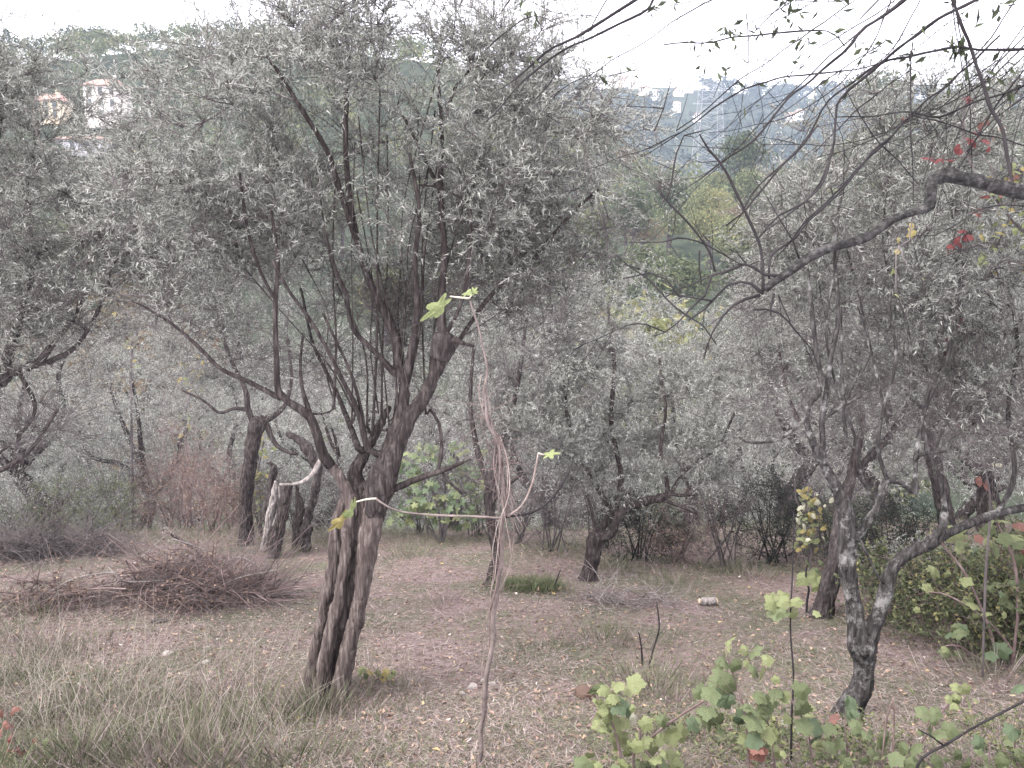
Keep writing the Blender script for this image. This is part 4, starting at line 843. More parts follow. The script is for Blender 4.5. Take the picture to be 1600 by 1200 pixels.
# ================================================================== 15. ground cover
def gpts(n, rng, y0=3.0, y1=17.0, k=.78):
    y = y0 * (y1 / y0) ** rng.random(n); x = rng.uniform(-1, 1, n) * (k * y + .8); return x, y
rng = np.random.default_rng(500)
def stuff(name, me, mat, label, cat): o = obj(name, me, mat); o['kind'] = 'stuff'; return tag(o, label, cat)
x, y = gpts(215000, rng); patch = fbm2(x, y, 1.6, 31); n = len(x)
az = rng.uniform(0, 2 * np.pi, n); el = np.abs(rng.normal(size=n)) * .22
D = np.stack([np.cos(az) * np.cos(el), np.sin(az) * np.cos(el), np.sin(el)], -1)
P = np.stack([x, y, G(x, y) + .004 + rng.random(n) * .012], -1)
tint = np.clip(.68 + rng.normal(size=n) * .17 - .45 * (patch > .12) * rng.random(n), .02, 1)
stuff('dry_grass_litter', leaves_mesh('dry_grass_litter', P, D, rng.uniform(.03, .11, n), rng.uniform(.003, .0065, n), tint, rng=rng, tri=True), M['grass'], 'dry pinkish straw and cut stems lying over the clearing', 'straw')
# short living grass in patches, long grass at the near left and along the back edge
x, y = gpts(150000, rng); P = np.stack([x, y, G(x, y)], -1); px_, py_, _ = proj(P)
den = np.clip((fbm2(x, y, 1.3, 37) + .06) * 2.6, 0, 1) * .95
left = smstep(560, 250, px_) * smstep(960, 1080, py_); back = smstep(11.2, 12.6, y)
right = smstep(1150, 1350, px_) * smstep(1060, 1170, py_) * .6
left = left * np.clip(.35 + 1.6 * fbm2(x, y, .45, 41), .05, 1)
keep = rng.random(len(x)) < np.maximum.reduce([den * .5, left * .8, back * .8, right]); P = P[keep]; n = len(P); lf_ = left[keep]; bk = back[keep]
az = rng.uniform(0, 2 * np.pi, n); ln = rng.uniform(.04, .13, n) * (1 + 1.5 * lf_ * rng.random(n) + 1.0 * bk)
D = np.stack([np.cos(az) * .8, np.sin(az) * .8, rng.uniform(.15, 1.1, n)], -1)
tint = np.clip(np.where(rng.random(n) < .58 + .27 * lf_, rng.uniform(.0, .38, n), rng.uniform(.45, .95, n)), 0, 1)
stuff('grass', leaves_mesh('grass', P, D, ln, rng.uniform(.003, .006, n), tint, rng=rng, fold=.6), M['grass'], 'short green and straw coloured grass in patches and along the edges', 'grass')
# tall stalks and arching blades, near left
tufts = [(60, 1130, 160), (130, 1080, 130), (210, 1110, 170), (290, 1150, 190), (350, 1090, 120), (420, 1130, 160), (500, 1110, 200), (540, 1100, 90), (250, 1190, 200), (120, 1190, 200), (20, 1060, 110), (330, 1200, 150), (450, 1190, 130), (600, 1070, 90), (1020, 1080, 190), (860, 1010, 60), (940, 1000, 70), (1000, 1010, 60), (20, 990, 80), (60, 960, 60), (690, 945, 50), (1060, 915, 80), (960, 890, 80), (860, 870, 60), (640, 870, 90), (450, 870, 80), (490, 850, 60), (1130, 895, 70), (1440, 960, 140), (1500, 1010, 140), (1410, 920, 90), (1560, 1060, 120), (1180, 905, 60), (150, 1010, 70), (80, 1020, 80)]
Bs, Ds, Ls, Ts, Ws = [], [], [], [], []
for (a, b, n) in tufts:
    c = gp(min(max(a, -50), 1650), min(b, 1199)); n = int(n * 1.6)
    off = rng.normal(size=(n, 2)) * .17 * rng.uniform(.6, 1.6); X = c[0] + off[:, 0]; Yv = c[1] + off[:, 1]
    az = np.arctan2(off[:, 1], off[:, 0]) + rng.normal(size=n) * .7
    Bs.append(np.stack([X, Yv, G(X, Yv)], -1)); Ds.append(np.stack([np.cos(az) * .5, np.sin(az) * .5, np.full(n, 1.) * rng.uniform(.5, 1.1, n)], -1))
    Ls.append(rng.uniform(.10, .34, n)); Ws.append(rng.uniform(.003, .006, n)); tb = rng.choice([.12, .25, .42]); Ts.append(np.clip(tb + rng.normal(size=n) * .2 + .35 * (rng.random(n) > .6), 0, 1))
stuff('tall_grass', leaves_mesh('tall_grass', np.vstack(Bs), np.vstack(Ds), np.concatenate(Ls), np.concatenate(Ws), np.concatenate(Ts), rng=rng, fold=.8), M['grass'], 'taller grass tufts at the near left and round the trunks', 'grass')
A, B, ra, rb = [], [], [], []
n = 480; c = [gp(rng.uniform(-40, 470), rng.uniform(990, 1199)) for _ in range(n)]
S = np.array(c); a, b_, r1, r2, _ = shoots(S, np.stack([rng.normal(size=n) * .45, rng.normal(size=n) * .3, np.ones(n)], -1), rng.uniform(.25, .75, n), rng.uniform(-.1, .5, n), 0, rng, 0, 0, K=3)
stuff('dry_stalks', segs_mesh('dry_stalks', a, b_, r1 * .6, r2 * .6, 3), M['grass_stalk'], 'thin bleached grass stalks standing at the near left', 'stalks')
# fallen leaves
x, y = gpts(15000, rng, 3.2, 13); n = len(x); az = rng.uniform(0, 6.28, n)
P = np.stack([x, y, G(x, y) + .012], -1); D = np.stack([np.cos(az), np.sin(az), rng.normal(size=n) * .25], -1)
stuff('fallen_leaves', leaves_mesh('fallen_leaves', P, D, rng.uniform(.02, .06, n), rng.uniform(.012, .035, n), np.clip(rng.beta(2, 2, n) * .9 + .3 * (rng.random(n) > .93), 0, 1), rng=rng, fold=.35), M['litter'], 'brown and yellow fallen leaves scattered over the clearing', 'leaves')

# ================================================================== 16. brush pile and dry shrubs
def arcs(n, c, rx, ry, h, rng, L=(.4, 1.2), rad=.003):
    ns = 7; sx = rng.uniform(-.8, .8, ns) * rx; sy = rng.uniform(-.6, .6, ns) * ry; sr = rng.uniform(.3, .55, ns); sh = h * rng.uniform(.45, 1.05, ns); ki = rng.integers(0, ns, n)
    a = rng.uniform(0, 6.28, n); q = np.sqrt(rng.random(n)); X = c[0] + sx[ki] + rx * sr[ki] * q * np.cos(a); Yv = c[1] + sy[ki] + ry * sr[ki] * q * np.sin(a)
    top = sh[ki] * np.sqrt(np.clip(1 - q ** 2, 0, 1)); Z = G(X, Yv) + rng.random(n) * top * .9 + .02
    az = rng.uniform(0, 6.28, n); D = np.stack([np.cos(az), np.sin(az), rng.uniform(-.3, 1.1, n)], -1); Ln = rng.uniform(*L, n)
    A, B, r1, r2, _ = shoots(np.stack([X, Yv, Z], -1), D, Ln, rng.uniform(-.1, .75, n), 0, rng, 0, 0, side_amp=.4, K=3)
    lo = G(A[:, 0], A[:, 1]) + .01; A[:, 2] = np.maximum(A[:, 2], lo); B[:, 2] = np.maximum(B[:, 2], G(B[:, 0], B[:, 1]) + .01)
    k = rad / .0024; return A, B, r1 * k, r2 * k
def pile(label, px, py, rx, ry, h, n, seed, leaves=0, mat='twig_red'):
    rng = np.random.default_rng(seed); c = gp(px, py); c = np.array([c[0], c[1] + ry, 0])
    t = thing('brush_pile', label, 'brush pile', (c[0], c[1], float(G(c[0], c[1]))))
    A, B, r1, r2 = arcs(n, c, rx, ry, h, rng, (.12, .8)); k_ = np.repeat(rng.uniform(.5, 2.2, n) ** 1.3, 3); r1, r2 = r1 * k_, r2 * k_; obj('stems', segs_mesh('stems', A, B, r1, r2, 3, base_of(t)), M[mat], t, kind='stuff')
    a2, b2, q1, q2 = arcs(n // 2, c, rx * 1.1, ry * 1.1, h * .9, rng, (.2, 1.1), .0022); obj('grey_stems', segs_mesh('grey_stems', a2, b2, q1, q2, 3, base_of(t)), M['twig'], t, kind='stuff')
    if leaves:
        k = rng.integers(0, len(A), leaves); obj('dry_leaves', leaves_mesh('dry_leaves', A[k], rng.normal(size=(leaves, 3)), rng.uniform(.02, .06, leaves), rng.uniform(.012, .036, leaves), rng.beta(1.5, 2.2, leaves) * .7, base_of(t), rng), M['litter'], t, kind='stuff')
    for k in range(14 if leaves > 1000 else 0):
        a = rng.uniform(0, 6.28); L = rng.uniform(.4, 1.0); q = np.array([c[0] + rng.normal() * rx * .4, c[1] + rng.normal() * ry * .35, 0]); q[2] = float(G(q[0], q[1])) + rng.uniform(.1, h * .8); e = q + np.array([math.cos(a) * L, math.sin(a) * L * .6, rng.uniform(-.25, .35)]); m_ = (q + e) / 2 + rng.normal(size=3) * .08
        obj('stick', tubes_mesh('stick', [catmull(np.array([[*q, .009], [*m_, .007], [*e, .003]]), .06)], 6, .15, base_of(t)), M['twig_red'] if k % 2 else M['bleached'], t)
    return t
pile('wide heap of reddish dry bramble stems on the left of the clearing', 168, 970, 1.2, .85, .68, 1500, 601, 5200)
pile('low heap of dry stems joining the big reddish heap on its right', 340, 955, .55, .4, .32, 900, 602, 300)
pile('greyish brush heap at the left edge beyond the reddish one', 60, 880, .9, .6, .45, 1100, 603, 300, 'twig')
pile('thin grey cut twigs lying right of the crooked young olive', 985, 958, .5, .35, .22, 130, 604, 0, 'bleached')
def shrub(name, label, px, py, w_, h, n, seed, mat='twig', nleaf=0, lmat='olive_leaf', leaf=(.04, .016), tint0=.4, y=None):
    rng = np.random.default_rng(seed); c = gp(px, py) if y is None else np.array([(px - 800) / F * y * 1.02, y, 0]); z = float(G(c[0], c[1]))
    t = thing(name, label, 'shrub', (c[0], c[1], z - .03)); b = base_of(t); K = 26
    g = Growth(seed, 20000)
    for k in range(9):
        a = k * .7 + rng.random(); p = np.array([[rng.normal() * w_ * .12, rng.normal() * w_ * .12, -.05, .014], [math.cos(a) * w_ * .25, math.sin(a) * w_ * .25, h * .4, .009], [math.cos(a) * w_ * .5, math.sin(a) * w_ * .5, h * .8, .004]]); p[:, :3] += b
        pp = catmull(p, .1); g.add_path(pp); obj('stem', tubes_mesh('stem', [pp], 5, .1, b), M[mat], t)
    q = rng.uniform(-1, 1, (n * 3, 3)); q = q[(q ** 2).sum(1) < 1][:n]; q = b + np.array([0, 0, h * .52]) + q * np.array([w_, w_ * .8, h * .52])
    g.reach(q, 1., seg=.15, wob=.03)
    r = g.radii(.002); idx = np.where(g.par[:g.n] >= 0)[0]; ch = rng.choice(idx, n * 6)
    A, B, r1, r2, lv = shoots(g.P[ch], nrm(g.D[ch]) * .5 + nrm(rng.normal(size=(n * 6, 3))) * .7 + np.array([0, 0, .4]), rng.uniform(.12, .4, n * 6) * h ** .5, rng.uniform(0, .5, n * 6), max(0, nleaf // (n * 6)), rng, *leaf, tint0=tint0)
    A = np.vstack([A, g.P[g.par[idx]]]); B = np.vstack([B, g.P[idx]]); r1 = np.concatenate([r1, r[idx] * 1.15]); r2 = np.concatenate([r2, r[idx]])
    obj('twigs', segs_mesh('twigs', A, B, r1, r2, 3, b), M[mat], t, kind='stuff')
    if lv: obj('foliage', leaves_mesh('foliage', *lv, origin=b, rng=rng), M[lmat], t, kind='stuff')
    return t
SH = [('dry_shrub', 'reddish dry shrub behind the brush heap, left of the upright trunk', 335, 832, .8, 1.5, 150, 'twig_red', 2600, 'litter'),
      ('dry_shrub', 'tall reddish brown shrub further left behind the brush heap', 265, 828, .8, 1.7, 150, 'twig_red', 1800, 'litter'),
      ('evergreen_shrub', 'low grey green shrub behind the left end of the brush heap', 130, 842, 1.2, 1.0, 150, 'twig', 7000, 'leaf_green'),
      ('evergreen_shrub', 'grey green shrub at the left edge of the clearing', 20, 838, 1.1, 1.1, 120, 'twig', 5000, 'olive_leaf'),
      ('dry_shrub', 'thin grey bare shrub left of the small grey olive', 868, 862, .8, 1.5, 130, 'twig', 0, None),
      ('dry_shrub', 'dark bare shrub under the bent pale limb', 1000, 876, .7, 1.1, 160, 'twig_dark', 3000, 'leaf_blue'),  # dark leaf colour paints in the shade under the back edge
      ('dry_shrub', 'dark reddish shrub right of the small grey olive', 1062, 880, .6, 1.1, 150, 'twig_red', 1200, 'litter'),
      ('dry_shrub', 'greyish mauve bare shrub in the middle of the back edge', 1130, 886, .8, 1.5, 170, 'twig', 0, None),
      ('evergreen_shrub', 'dark leafy shrub at the back, left of the yellow vine', 1205, 880, .8, 1.3, 150, 'twig_dark', 5000, 'leaf_blue'),  # shade of the back edge is carried by the dark foliage colour
      ('dry_shrub', 'dark tangled shrub between the two right hand trunks', 1395, 915, .8, 1.1, 180, 'twig_dark', 5000, 'leaf_blue'),
      ('evergreen_shrub', 'dull green shrub behind the right fork', 1340, 890, .7, 1.0, 130, 'twig', 3500, 'leaf_green'),
      ('dry_shrub', 'bare mauve grey shrub behind the stump and the split trunk', 470, 842, .9, 1.3, 150, 'twig', 2000, 'olive_leaf'),
      ('dry_shrub', 'straggly bare shrub behind the dark right hand shrub', 1290, 868, .8, 1.6, 150, 'twig', 0, None),
      ('dry_shrub', 'bare bush behind the thin crooked young olive', 815, 850, .7, 1.3, 120, 'twig', 0, None),
      ('ivy_shrub', 'green and ochre ivy growing between the upright trunk and the stump', 408, 838, .35, 1.2, 80, 'twig', 1800, 'leaf_autumn'),
      ('dry_shrub', 'brown bush with yellow leaf tips far behind the red shrubs', 290, 805, .7, 2.6, 140, 'twig_red', 1500, 'leaf_autumn')]
SH += [('dry_shrub', 'bare grey scrub close behind the split trunk on its left', 545, 842, .8, 1.5, 130, 'twig', 1600, 'olive_leaf'),
       ('dry_shrub', 'bare grey scrub behind the fig bush', 660, 835, .9, 1.9, 140, 'twig', 2000, 'olive_leaf'),
       ('dry_shrub', 'grey twiggy scrub between the fig bush and the crooked young olive', 742, 838, .7, 1.7, 130, 'twig', 1200, 'olive_leaf'),
       ('dry_shrub', 'tall grey twiggy scrub behind the foot of the small grey olive', 935, 858, .9, 1.8, 150, 'twig', 2400, 'olive_leaf'),
       ('dry_shrub', 'grey twiggy scrub behind the low green shrub on the left', 190, 826, 1.0, 2.0, 150, 'twig', 2400, 'olive_leaf'),
       ('dry_shrub', 'rusty scrub with ochre leaves just left of the upright trunk', 362, 826, .5, 1.2, 110, 'twig_red', 1800, 'leaf_autumn')]
for k, (nm, lab, px, py, w_, h, n, mt, nl_, lm) in enumerate(SH):
    shrub(nm, lab, px, py, w_, h, n, 700 + k, mt, nl_, lm or 'olive_leaf')
shrub('bramble_thicket', 'dense grey green bramble thicket at the right edge', 1530, 985, 1.3, .7, 240, 731, 'twig_red', 14000, 'leaf_green', (.05, .026), .45)
shrub('bramble_thicket', 'grey leaved bramble mound left of the thicket, behind the right fork', 1440, 945, .7, .7, 150, 732, 'twig', 7000, 'olive_leaf', (.045, .02), .5)
shrub('bramble_thicket', 'bramble thicket beyond the right edge of the clearing', 1640, 1010, 1.0, 1.1, 160, 733, 'twig_red', 9000, 'leaf_green', (.05, .026), .5)

# ================================================================== 17. leaves large enough to pick apart
def leaf_mesh(name, lobes, mat, depth=.35, teeth=0, aspect=1.0, n=26, cup=.18):
    """flat lobed blade about one unit long, base at the origin, slightly cupped and folded"""
    V = [(0, .42, .05)]; a = np.linspace(-np.pi / 2 + .12, 1.5 * np.pi - .12, n)
    for k, th in enumerate(a):
        ph = (th + np.pi / 2) / (2 * np.pi); l = .5 + .5 * math.cos(2 * np.pi * ph * lobes)
        rad = .52 * (1 - depth * l) * (1 + (teeth if k % 2 else -teeth)) * (1.0 + .12 * math.sin(th))
        xq = rad * math.cos(th) * aspect; yq = .42 + rad * math.sin(th) * (.42 / .40)
        V.append((xq, max(yq, -.12), -cup * (xq * xq + (yq - .42) ** 2) * 1.6 + .10 * abs(xq)))
    T = [(0, k, k + 1) for k in range(1, n)] + [(0, n, 1)]
    me = mesh_np(name, V, [np.array(T)], smooth=False); me.materials.append(mat); return me
VM = [leaf_mesh('leaf', 5, m, .25, .06, 1.02, 30, .3) for m in VL]
VM2 = [leaf_mesh('leaf', 5, m, .22, .07, .8, 30, .7) for m in VL]
FM = leaf_mesh('leaf', 5, FIGL, .55, 0, .95, 32); FMN = leaf_mesh('leaf', 5, FIGL, .55, 0, .42, 32, .5)
FMY = leaf_mesh('leaf', 5, VL[3], .5, 0, .4, 32, .5)
OV = [leaf_mesh('leaf', 1, m, .05, .03, .6, 12, .4) for m in VL]
from mathutils import Matrix
def put_leaf(t, me, p, size, tipdir, normal, rng):
    yv = Vector(tipdir).normalized(); nv = Vector(normal); xv = yv.cross(nv).normalized(); zv = xv.cross(yv)
    Mx = Matrix((xv, yv, zv)).transposed()
    o = bpy.data.objects.new('leaf', me); COL.objects.link(o); o.parent = t
    o.location = Vector(p) - t.location; o.rotation_euler = Mx.to_euler(); o.scale = (size, size, size); return o
def leafy_vine(name, label, cat, canes, leaves, y0, seed, cane_mat='twig_red', protos=VM, base=None, group=None, face=(0, -.6, .75)):
    """canes: traced lines; leaves: (photo x, y, depth offset, size px, protos index)"""
    rng = np.random.default_rng(seed); CP_ = [px_path(c, y0, .05) for c in canes]
    b = CP_[0][0, :3] if base is None else np.array(base)
    t = thing(name, label, cat, b, group)
    for c in CP_: obj('stem', tubes_mesh('stem', [c], 6, .1, b), M[cane_mat] if isinstance(cane_mat, str) else cane_mat, t)
    nodes = np.vstack([c[:, :3] for c in CP_]); A, B = [], []
    if protos is VM: leaves = list(leaves) + [(px + rng.normal() * 16, py + abs(rng.normal()) * 14 - 3, dy + rng.normal() * .08, sz * rng.uniform(.5, .9), k) for (px, py, dy, sz, k) in leaves if k in (0, 1, 2)]
    for (px, py, dy, sz, k) in leaves:
        p = at(px, py, y0 + dy); d = np.linalg.norm(nodes - p, axis=1); q = nodes[int(np.argmin(d))]
        s = sz * (y0 + dy) / F; td = nrm(np.array([rng.normal() * .6, rng.normal() * .35 - .15, rng.normal() * .35 - .35])); nv = nrm(np.array(face) + rng.normal(size=3) * .33)
        o = put_leaf(t, (protos if rng.random() < .65 or protos is not VM else VM2)[k], p - td * s * .42, s, td, nv, rng)
        m = (q + p - td * s * .42) / 2 + np.array([0, 0, -.01]) * min(1, d.min() / .05); A += [q, m]; B += [m, p - td * s * .40]
    A = np.array(A); B = np.array(B); obj('petioles', segs_mesh('petioles', A, B, np.full(len(A), .0011), np.full(len(A), .0009), 3, b), M['twig_red'] if cane_mat != 'twig' else M['twig'], t, kind='stuff')
    return t
def q6(l, sz, k): return [(900 + x / 4, 980 + y / 4, random.uniform(-.15, .2), sz * random.uniform(.75, 1.2), k if random.random() < .75 else random.choice([0, 0, 2, 1])) for (x, y) in l]
def q3(l, sz, k): return [(1060 + x / 2.963, 800 + y / 2.963, random.uniform(-.15, .2), sz * random.uniform(.75, 1.2), k if random.random() < .8 else random.choice([0, 0, 1, 2])) for (x, y) in l]
YV = 3.75
def gbase(px, y, w_=4): d = ray(px, 1200); x = (px - 800) / F * y; return None
def root_pt(px, y):     # photo point where a stem at depth y meets the ground
    for py in range(1100, 1700, 4):
        p = at(px, py, y)
        if p[2] < float(G(p[0], p[1])): return py
    return 1700
lv1 = q6([(150, 390), (190, 395), (270, 370), (340, 390), (360, 350), (240, 440), (160, 490), (260, 490), (200, 540), (150, 580), (240, 600), (190, 615), (140, 610), (440, 600), (280, 690), (240, 700), (430, 710), (510, 700), (600, 670), (650, 660), (330, 790), (400, 850), (560, 790), (600, 800), (500, 830), (80, 810), (40, 860), (90, 865), (210, 470), (280, 440), (470, 770), (520, 860), (380, 740), (620, 860), (290, 860)], 30, 1) + q6([(360, 565), (440, 590)], 20, 6) + q6([(540, 580)], 30, 3)
r1_ = root_pt(960, YV)
leafy_vine('grapevine', 'yellow green grapevine shoots at the bottom, right of the bare fig stem', 'vine',
           [[(985, r1_, 0, 6), (975, 1200, 0, 5), (960, 1140, 0, 4), (945, 1090, 0, 3), (975, 1065, 0, 2)], [(1000, r1_, .05, 6), (990, 1180, .05, 4), (1020, 1150, .05, 4), (1060, 1120, .05, 4), (1098, 1096, .05, 3)], [(1040, r1_, 0, 5), (1030, 1200, 0, 4), (1000, 1160, 0, 3), (1005, 1130, 0, 2)], [(925, r1_, 0, 4), (920, 1200, 0, 3), (915, 1185, 0, 2)]], lv1, YV, 801)
lv2 = q6([(925, 220), (1000, 240), (890, 345), (950, 350), (840, 410), (820, 520), (840, 610), (880, 600), (1110, 590), (1190, 480), (1140, 430), (1250, 400), (1310, 400), (1420, 480), (1420, 540), (1490, 620), (1400, 390), (1080, 520), (1160, 540)], 33, 0) + q6([(940, 100), (940, 440), (730, 600), (1040, 570), (1060, 490), (1110, 710)], 34, 2) + q6([(1200, 670), (1230, 690), (1250, 780), (1120, 150), (1200, 200), (1170, 290), (1310, 430)], 30, 1) + [(1186, 1176, -.1, 34, 4), (1180, 1168, -.1, 28, 4)]
r2_ = root_pt(1170, YV)
leafy_vine('grapevine', 'grapevine with large green leaves and one rusty leaf, bottom middle right', 'vine',
           [[(1172, r2_, 0, 6), (1170, 1200, 0, 4), (1166, 1130, 0, 4), (1155, 1080, 0, 3), (1140, 1040, 0, 2), (1134, 1010, 0, 2)], [(1215, r2_, .05, 5), (1210, 1190, .05, 3), (1200, 1130, .05, 3), (1190, 1100, .05, 2), (1215, 1080, .05, 2)], [(1275, r2_, .1, 5), (1268, 1190, .1, 3), (1262, 1140, .1, 3), (1240, 1100, .1, 2), (1230, 1085, .1, 2)], [(1120, r2_, 0, 4), (1110, 1190, 0, 3), (1100, 1130, 0, 2), (1110, 1090, 0, 2)]], lv2, YV, 802)
lv3 = q3([(800, 880), (770, 1140), (1130, 930), (1190, 930), (1100, 1090), (1160, 1010), (1260, 1010), (1390, 1060), (1440, 1140), (1540, 1010), (1540, 1050), (820, 990), (700, 1090), (900, 1120), (1010, 1140), (960, 1040), (870, 1030), (1300, 1120), (1200, 1150), (1350, 1170), (1500, 1160), (1580, 1120)], 26, 0) + q3([(800, 930), (1390, 1070)], 30, 2) + q3([(1290, 810), (1330, 820), (1280, 870), (1350, 890), (1080, 820), (610, 960), (590, 900), (1580, 810), (700, 1000), (640, 1080)], 26, 1) + q3([(720, 950)], 22, 4) + q3([(560, 1000), (490, 975)], 18, 6)
r3_ = root_pt(1400, 4.0)
leafy_vine('grapevine', 'straggling grapevine in the grass at the bottom right corner', 'vine',
           [[(1400, r3_, 0, 6), (1395, 1200, 0, 4), (1397, 1130, 0, 3), (1396, 1090, 0, 2)], [(1380, r3_, .0, 5), (1378, 1190, 0, 3), (1386, 1120, 0, 3), (1396, 1090, 0, 2)], [(1330, r3_, 0, 5), (1325, 1190, 0, 3), (1320, 1120, 0, 2)], [(1545, r3_, 0, 5), (1545, 1195, 0, 3), (1547, 1160, 0, 2)], [(1440, r3_, 0, 5), (1425, 1190, .1, 3), (1460, 1130, .1, 3), (1490, 1090, .1, 2), (1500, 1075, .1, 2)], [(1590, r3_, 0, 5), (1590, 1190, .1, 3), (1580, 1140, .1, 2)]], lv3, 4.0, 803)
tq = thing('bramble_cane', 'long bare cane slanting up to the right edge near the bottom', 'cane', at(1425, root_pt(1425, 3.9), 3.9))
obj('stem', tubes_mesh('stem', [px_path([(1425, root_pt(1425, 3.9), 0, 5), (1440, 1185, 0, 4.5), (1475, 1165, 0, 4.5), (1530, 1132, 0, 4), (1610, 1090, 0, 4), (1700, 1040, 0, 3)], 3.9, .05)], 7, .12, base_of(tq)), M['twig_dark'], tq)
obj('side_shoot', tubes_mesh('side_shoot', [px_path([(1475, 1165, 0, 4), (1455, 1150, 0, 3), (1435, 1140, 0, 2)], 3.9, .05)], 6, .1, base_of(tq)), M['twig_dark'], tq)
lv4 = q3([(1290, 90), (1300, 120), (1360, 170), (1300, 170), (1500, 40), (1430, 130), (1180, 270), (1330, 320), (1150, 350), (1310, 290), (1340, 420), (1430, 470), (1240, 630), (1230, 650), (1360, 430), (1270, 75)], 21, 1) + q3([(1570, 220), (1550, 330), (1310, 540), (1500, 500), (1500, 640), (1540, 600), (1590, 450), (1470, 180), (1440, 80), (1510, 120), (1570, 130), (1470, 330), (1590, 640), (1300, 560), (1520, 420)], 24, 0) + q3([(1500, 640), (1310, 545), (1590, 330)], 26, 2) + q3([(1580, 60), (1570, 150), (1330, 130), (1300, 140), (1590, 165), (1390, 120)], 20, 4) + q3([(1465, 530), (1480, 545)], 12, 6)
pb = gp(1560, 1040); yb = pb[1]
leafy_vine('bramble', 'arching bramble with yellow green and rusty leaves at the right edge', 'bramble',
           [[(1560, 1042, 0, 6), (1545, 980, 0, 5), (1510, 900, 0, 4), (1480, 860, 0, 4), (1455, 830, 0, 3)], [(1580, 1046, 0, 6), (1590, 960, 0, 5), (1585, 880, 0, 4), (1560, 820, 0, 3), (1550, 800, 0, 2)], [(1600, 1048, 0, 5), (1570, 1000, 0, 5), (1530, 960, 0, 4), (1480, 930, 0, 3), (1450, 925, 0, 2)], [(1540, 1042, 0, 5), (1500, 1010, 0, 3), (1475, 1010, 0, 2)]], lv4, yb, 804)
# green saplings standing in the clearing
for (lab, px, py, top, lfs) in [('slim dark sapling stem with three yellow green leaves near its middle', 1238, 1196, 800, [(1208, 940, 0, 34, 1), (1222, 936, 0, 30, 1), (1212, 955, 0, 36, 0), (1242, 958, 0, 22, 1)]),
                                ('thin sapling with two upright translucent leaves before the dark leaning trunk', 1262, 960, 850, [(1258, 902, 0, 30, 1), (1278, 903, 0, 30, 1), (1262, 878, 0, 16, 0), (1285, 880, 0, 16, 0)])]:
    p = gp(px, py); leafy_vine('sapling', lab, 'sapling', [[(px - 2, py + 6, 0, 4.5), (px - 1, py - (py - top) * .2, 0, 4), (px + 2, py - (py - top) * .35, 0, 3.5), (px - 3, py - (py - top) * .55, 0, 3), (px + 1, py - (py - top) * .8, 0, 2.5), (px + 2, top, 0, 1.5)]], lfs, p[1], px, 'twig_dark')
# little twig shoots in the clearing
for (lab, px, py, path) in [('thin bare shoot right of the pale twigs', 1012, 1045, [(1012, 1048, 0, 4), (1022, 1010, 0, 3), (1030, 980, 0, 3), (1026, 940, 0, 2)]), ('short bare shoot beside the thin one', 1004, 1040, [(1004, 1042, 0, 4), (1002, 1010, 0, 3), (998, 988, 0, 2)]), ('curved dry twig standing by the dark grass clump', 862, 925, [(862, 928, 0, 4), (870, 905, 0, 3), (876, 890, 0, 2)])]:
    p = gp(px, py); t = thing('bare_shoot', lab, 'twig', p); c = px_path(path, p[1], .04); obj('stem', tubes_mesh('stem', [c], 6, .1, p), M['twig_dark'], t)
    k = len(c) // 2; obj('side_shoot', tubes_mesh('side_shoot', [np.array([[*c[k, :3], .003], [*(c[k, :3] + [.05, 0, .06]), .002], [*(c[k, :3] + [.08, 0, .13]), .001]])], 5, 0, p), M['twig_dark'], t)

p = gp(590, 1068); leafy_vine('seedling', 'little yellow green seedling right of the foot of the split olive', 'seedling', [[(588, 1070, 0, 3), (585, 1058, 0, 2), (575, 1048, 0, 1.5)], [(590, 1070, 0, 3), (600, 1056, 0, 2), (612, 1050, 0, 1.5)]], [(566, 1046, 0, 15, 1), (578, 1050, 0, 15, 3), (590, 1052, 0, 14, 1), (603, 1050, 0, 15, 3), (614, 1050, 0, 12, 1), (572, 1056, 0, 12, 0), (598, 1060, 0, 12, 3)], p[1], 821)
p = gp(30, 1190); rr = np.random.default_rng(31); leafy_vine('seedling', 'reddish leaved bramble shoot in the bottom left corner', 'seedling', [[(30, 1197, 0, 4), (20, 1150, 0, 3), (10, 1112, 0, 2)], [(35, 1197, 0, 4), (55, 1170, 0, 3), (70, 1160, 0, 2)]], [(rr.uniform(0, 26), rr.uniform(1105, 1150), 0, rr.uniform(10, 15), 4) for _ in range(9)] + [(rr.uniform(10, 76), rr.uniform(1155, 1198), 0, rr.uniform(10, 15), int(rr.choice([4, 5, 0]))) for _ in range(22)], p[1], 822, protos=OV)
rng = np.random.default_rng(91); n = 5200; X = rng.uniform(.3, 3.9, n); Yv = rng.uniform(3.5, 4.9, n); kp = rng.random(n) < np.clip(.25 + 1.4 * fbm2(X, Yv, .5, 71), .03, 1) * smstep(.2, 1.6, X); X, Yv = X[kp], Yv[kp]; n = len(X)
stuff('weeds', leaves_mesh('weeds', np.repeat(np.stack([X, Yv, G(X, Yv)], -1), 5, 0) + np.stack([rng.normal(size=5 * n) * .03, rng.normal(size=5 * n) * .03, rng.uniform(.01, .16, 5 * n)], -1), rng.normal(size=(5 * n, 3)) * [1, 1, .6], rng.uniform(.02, .05, 5 * n), rng.uniform(.010, .022, 5 * n), np.clip(rng.normal(.62, .14, 5 * n), 0, 1), rng=rng), M['leaf_green'], 'low green weeds among the grapevines at the bottom right', 'weeds')
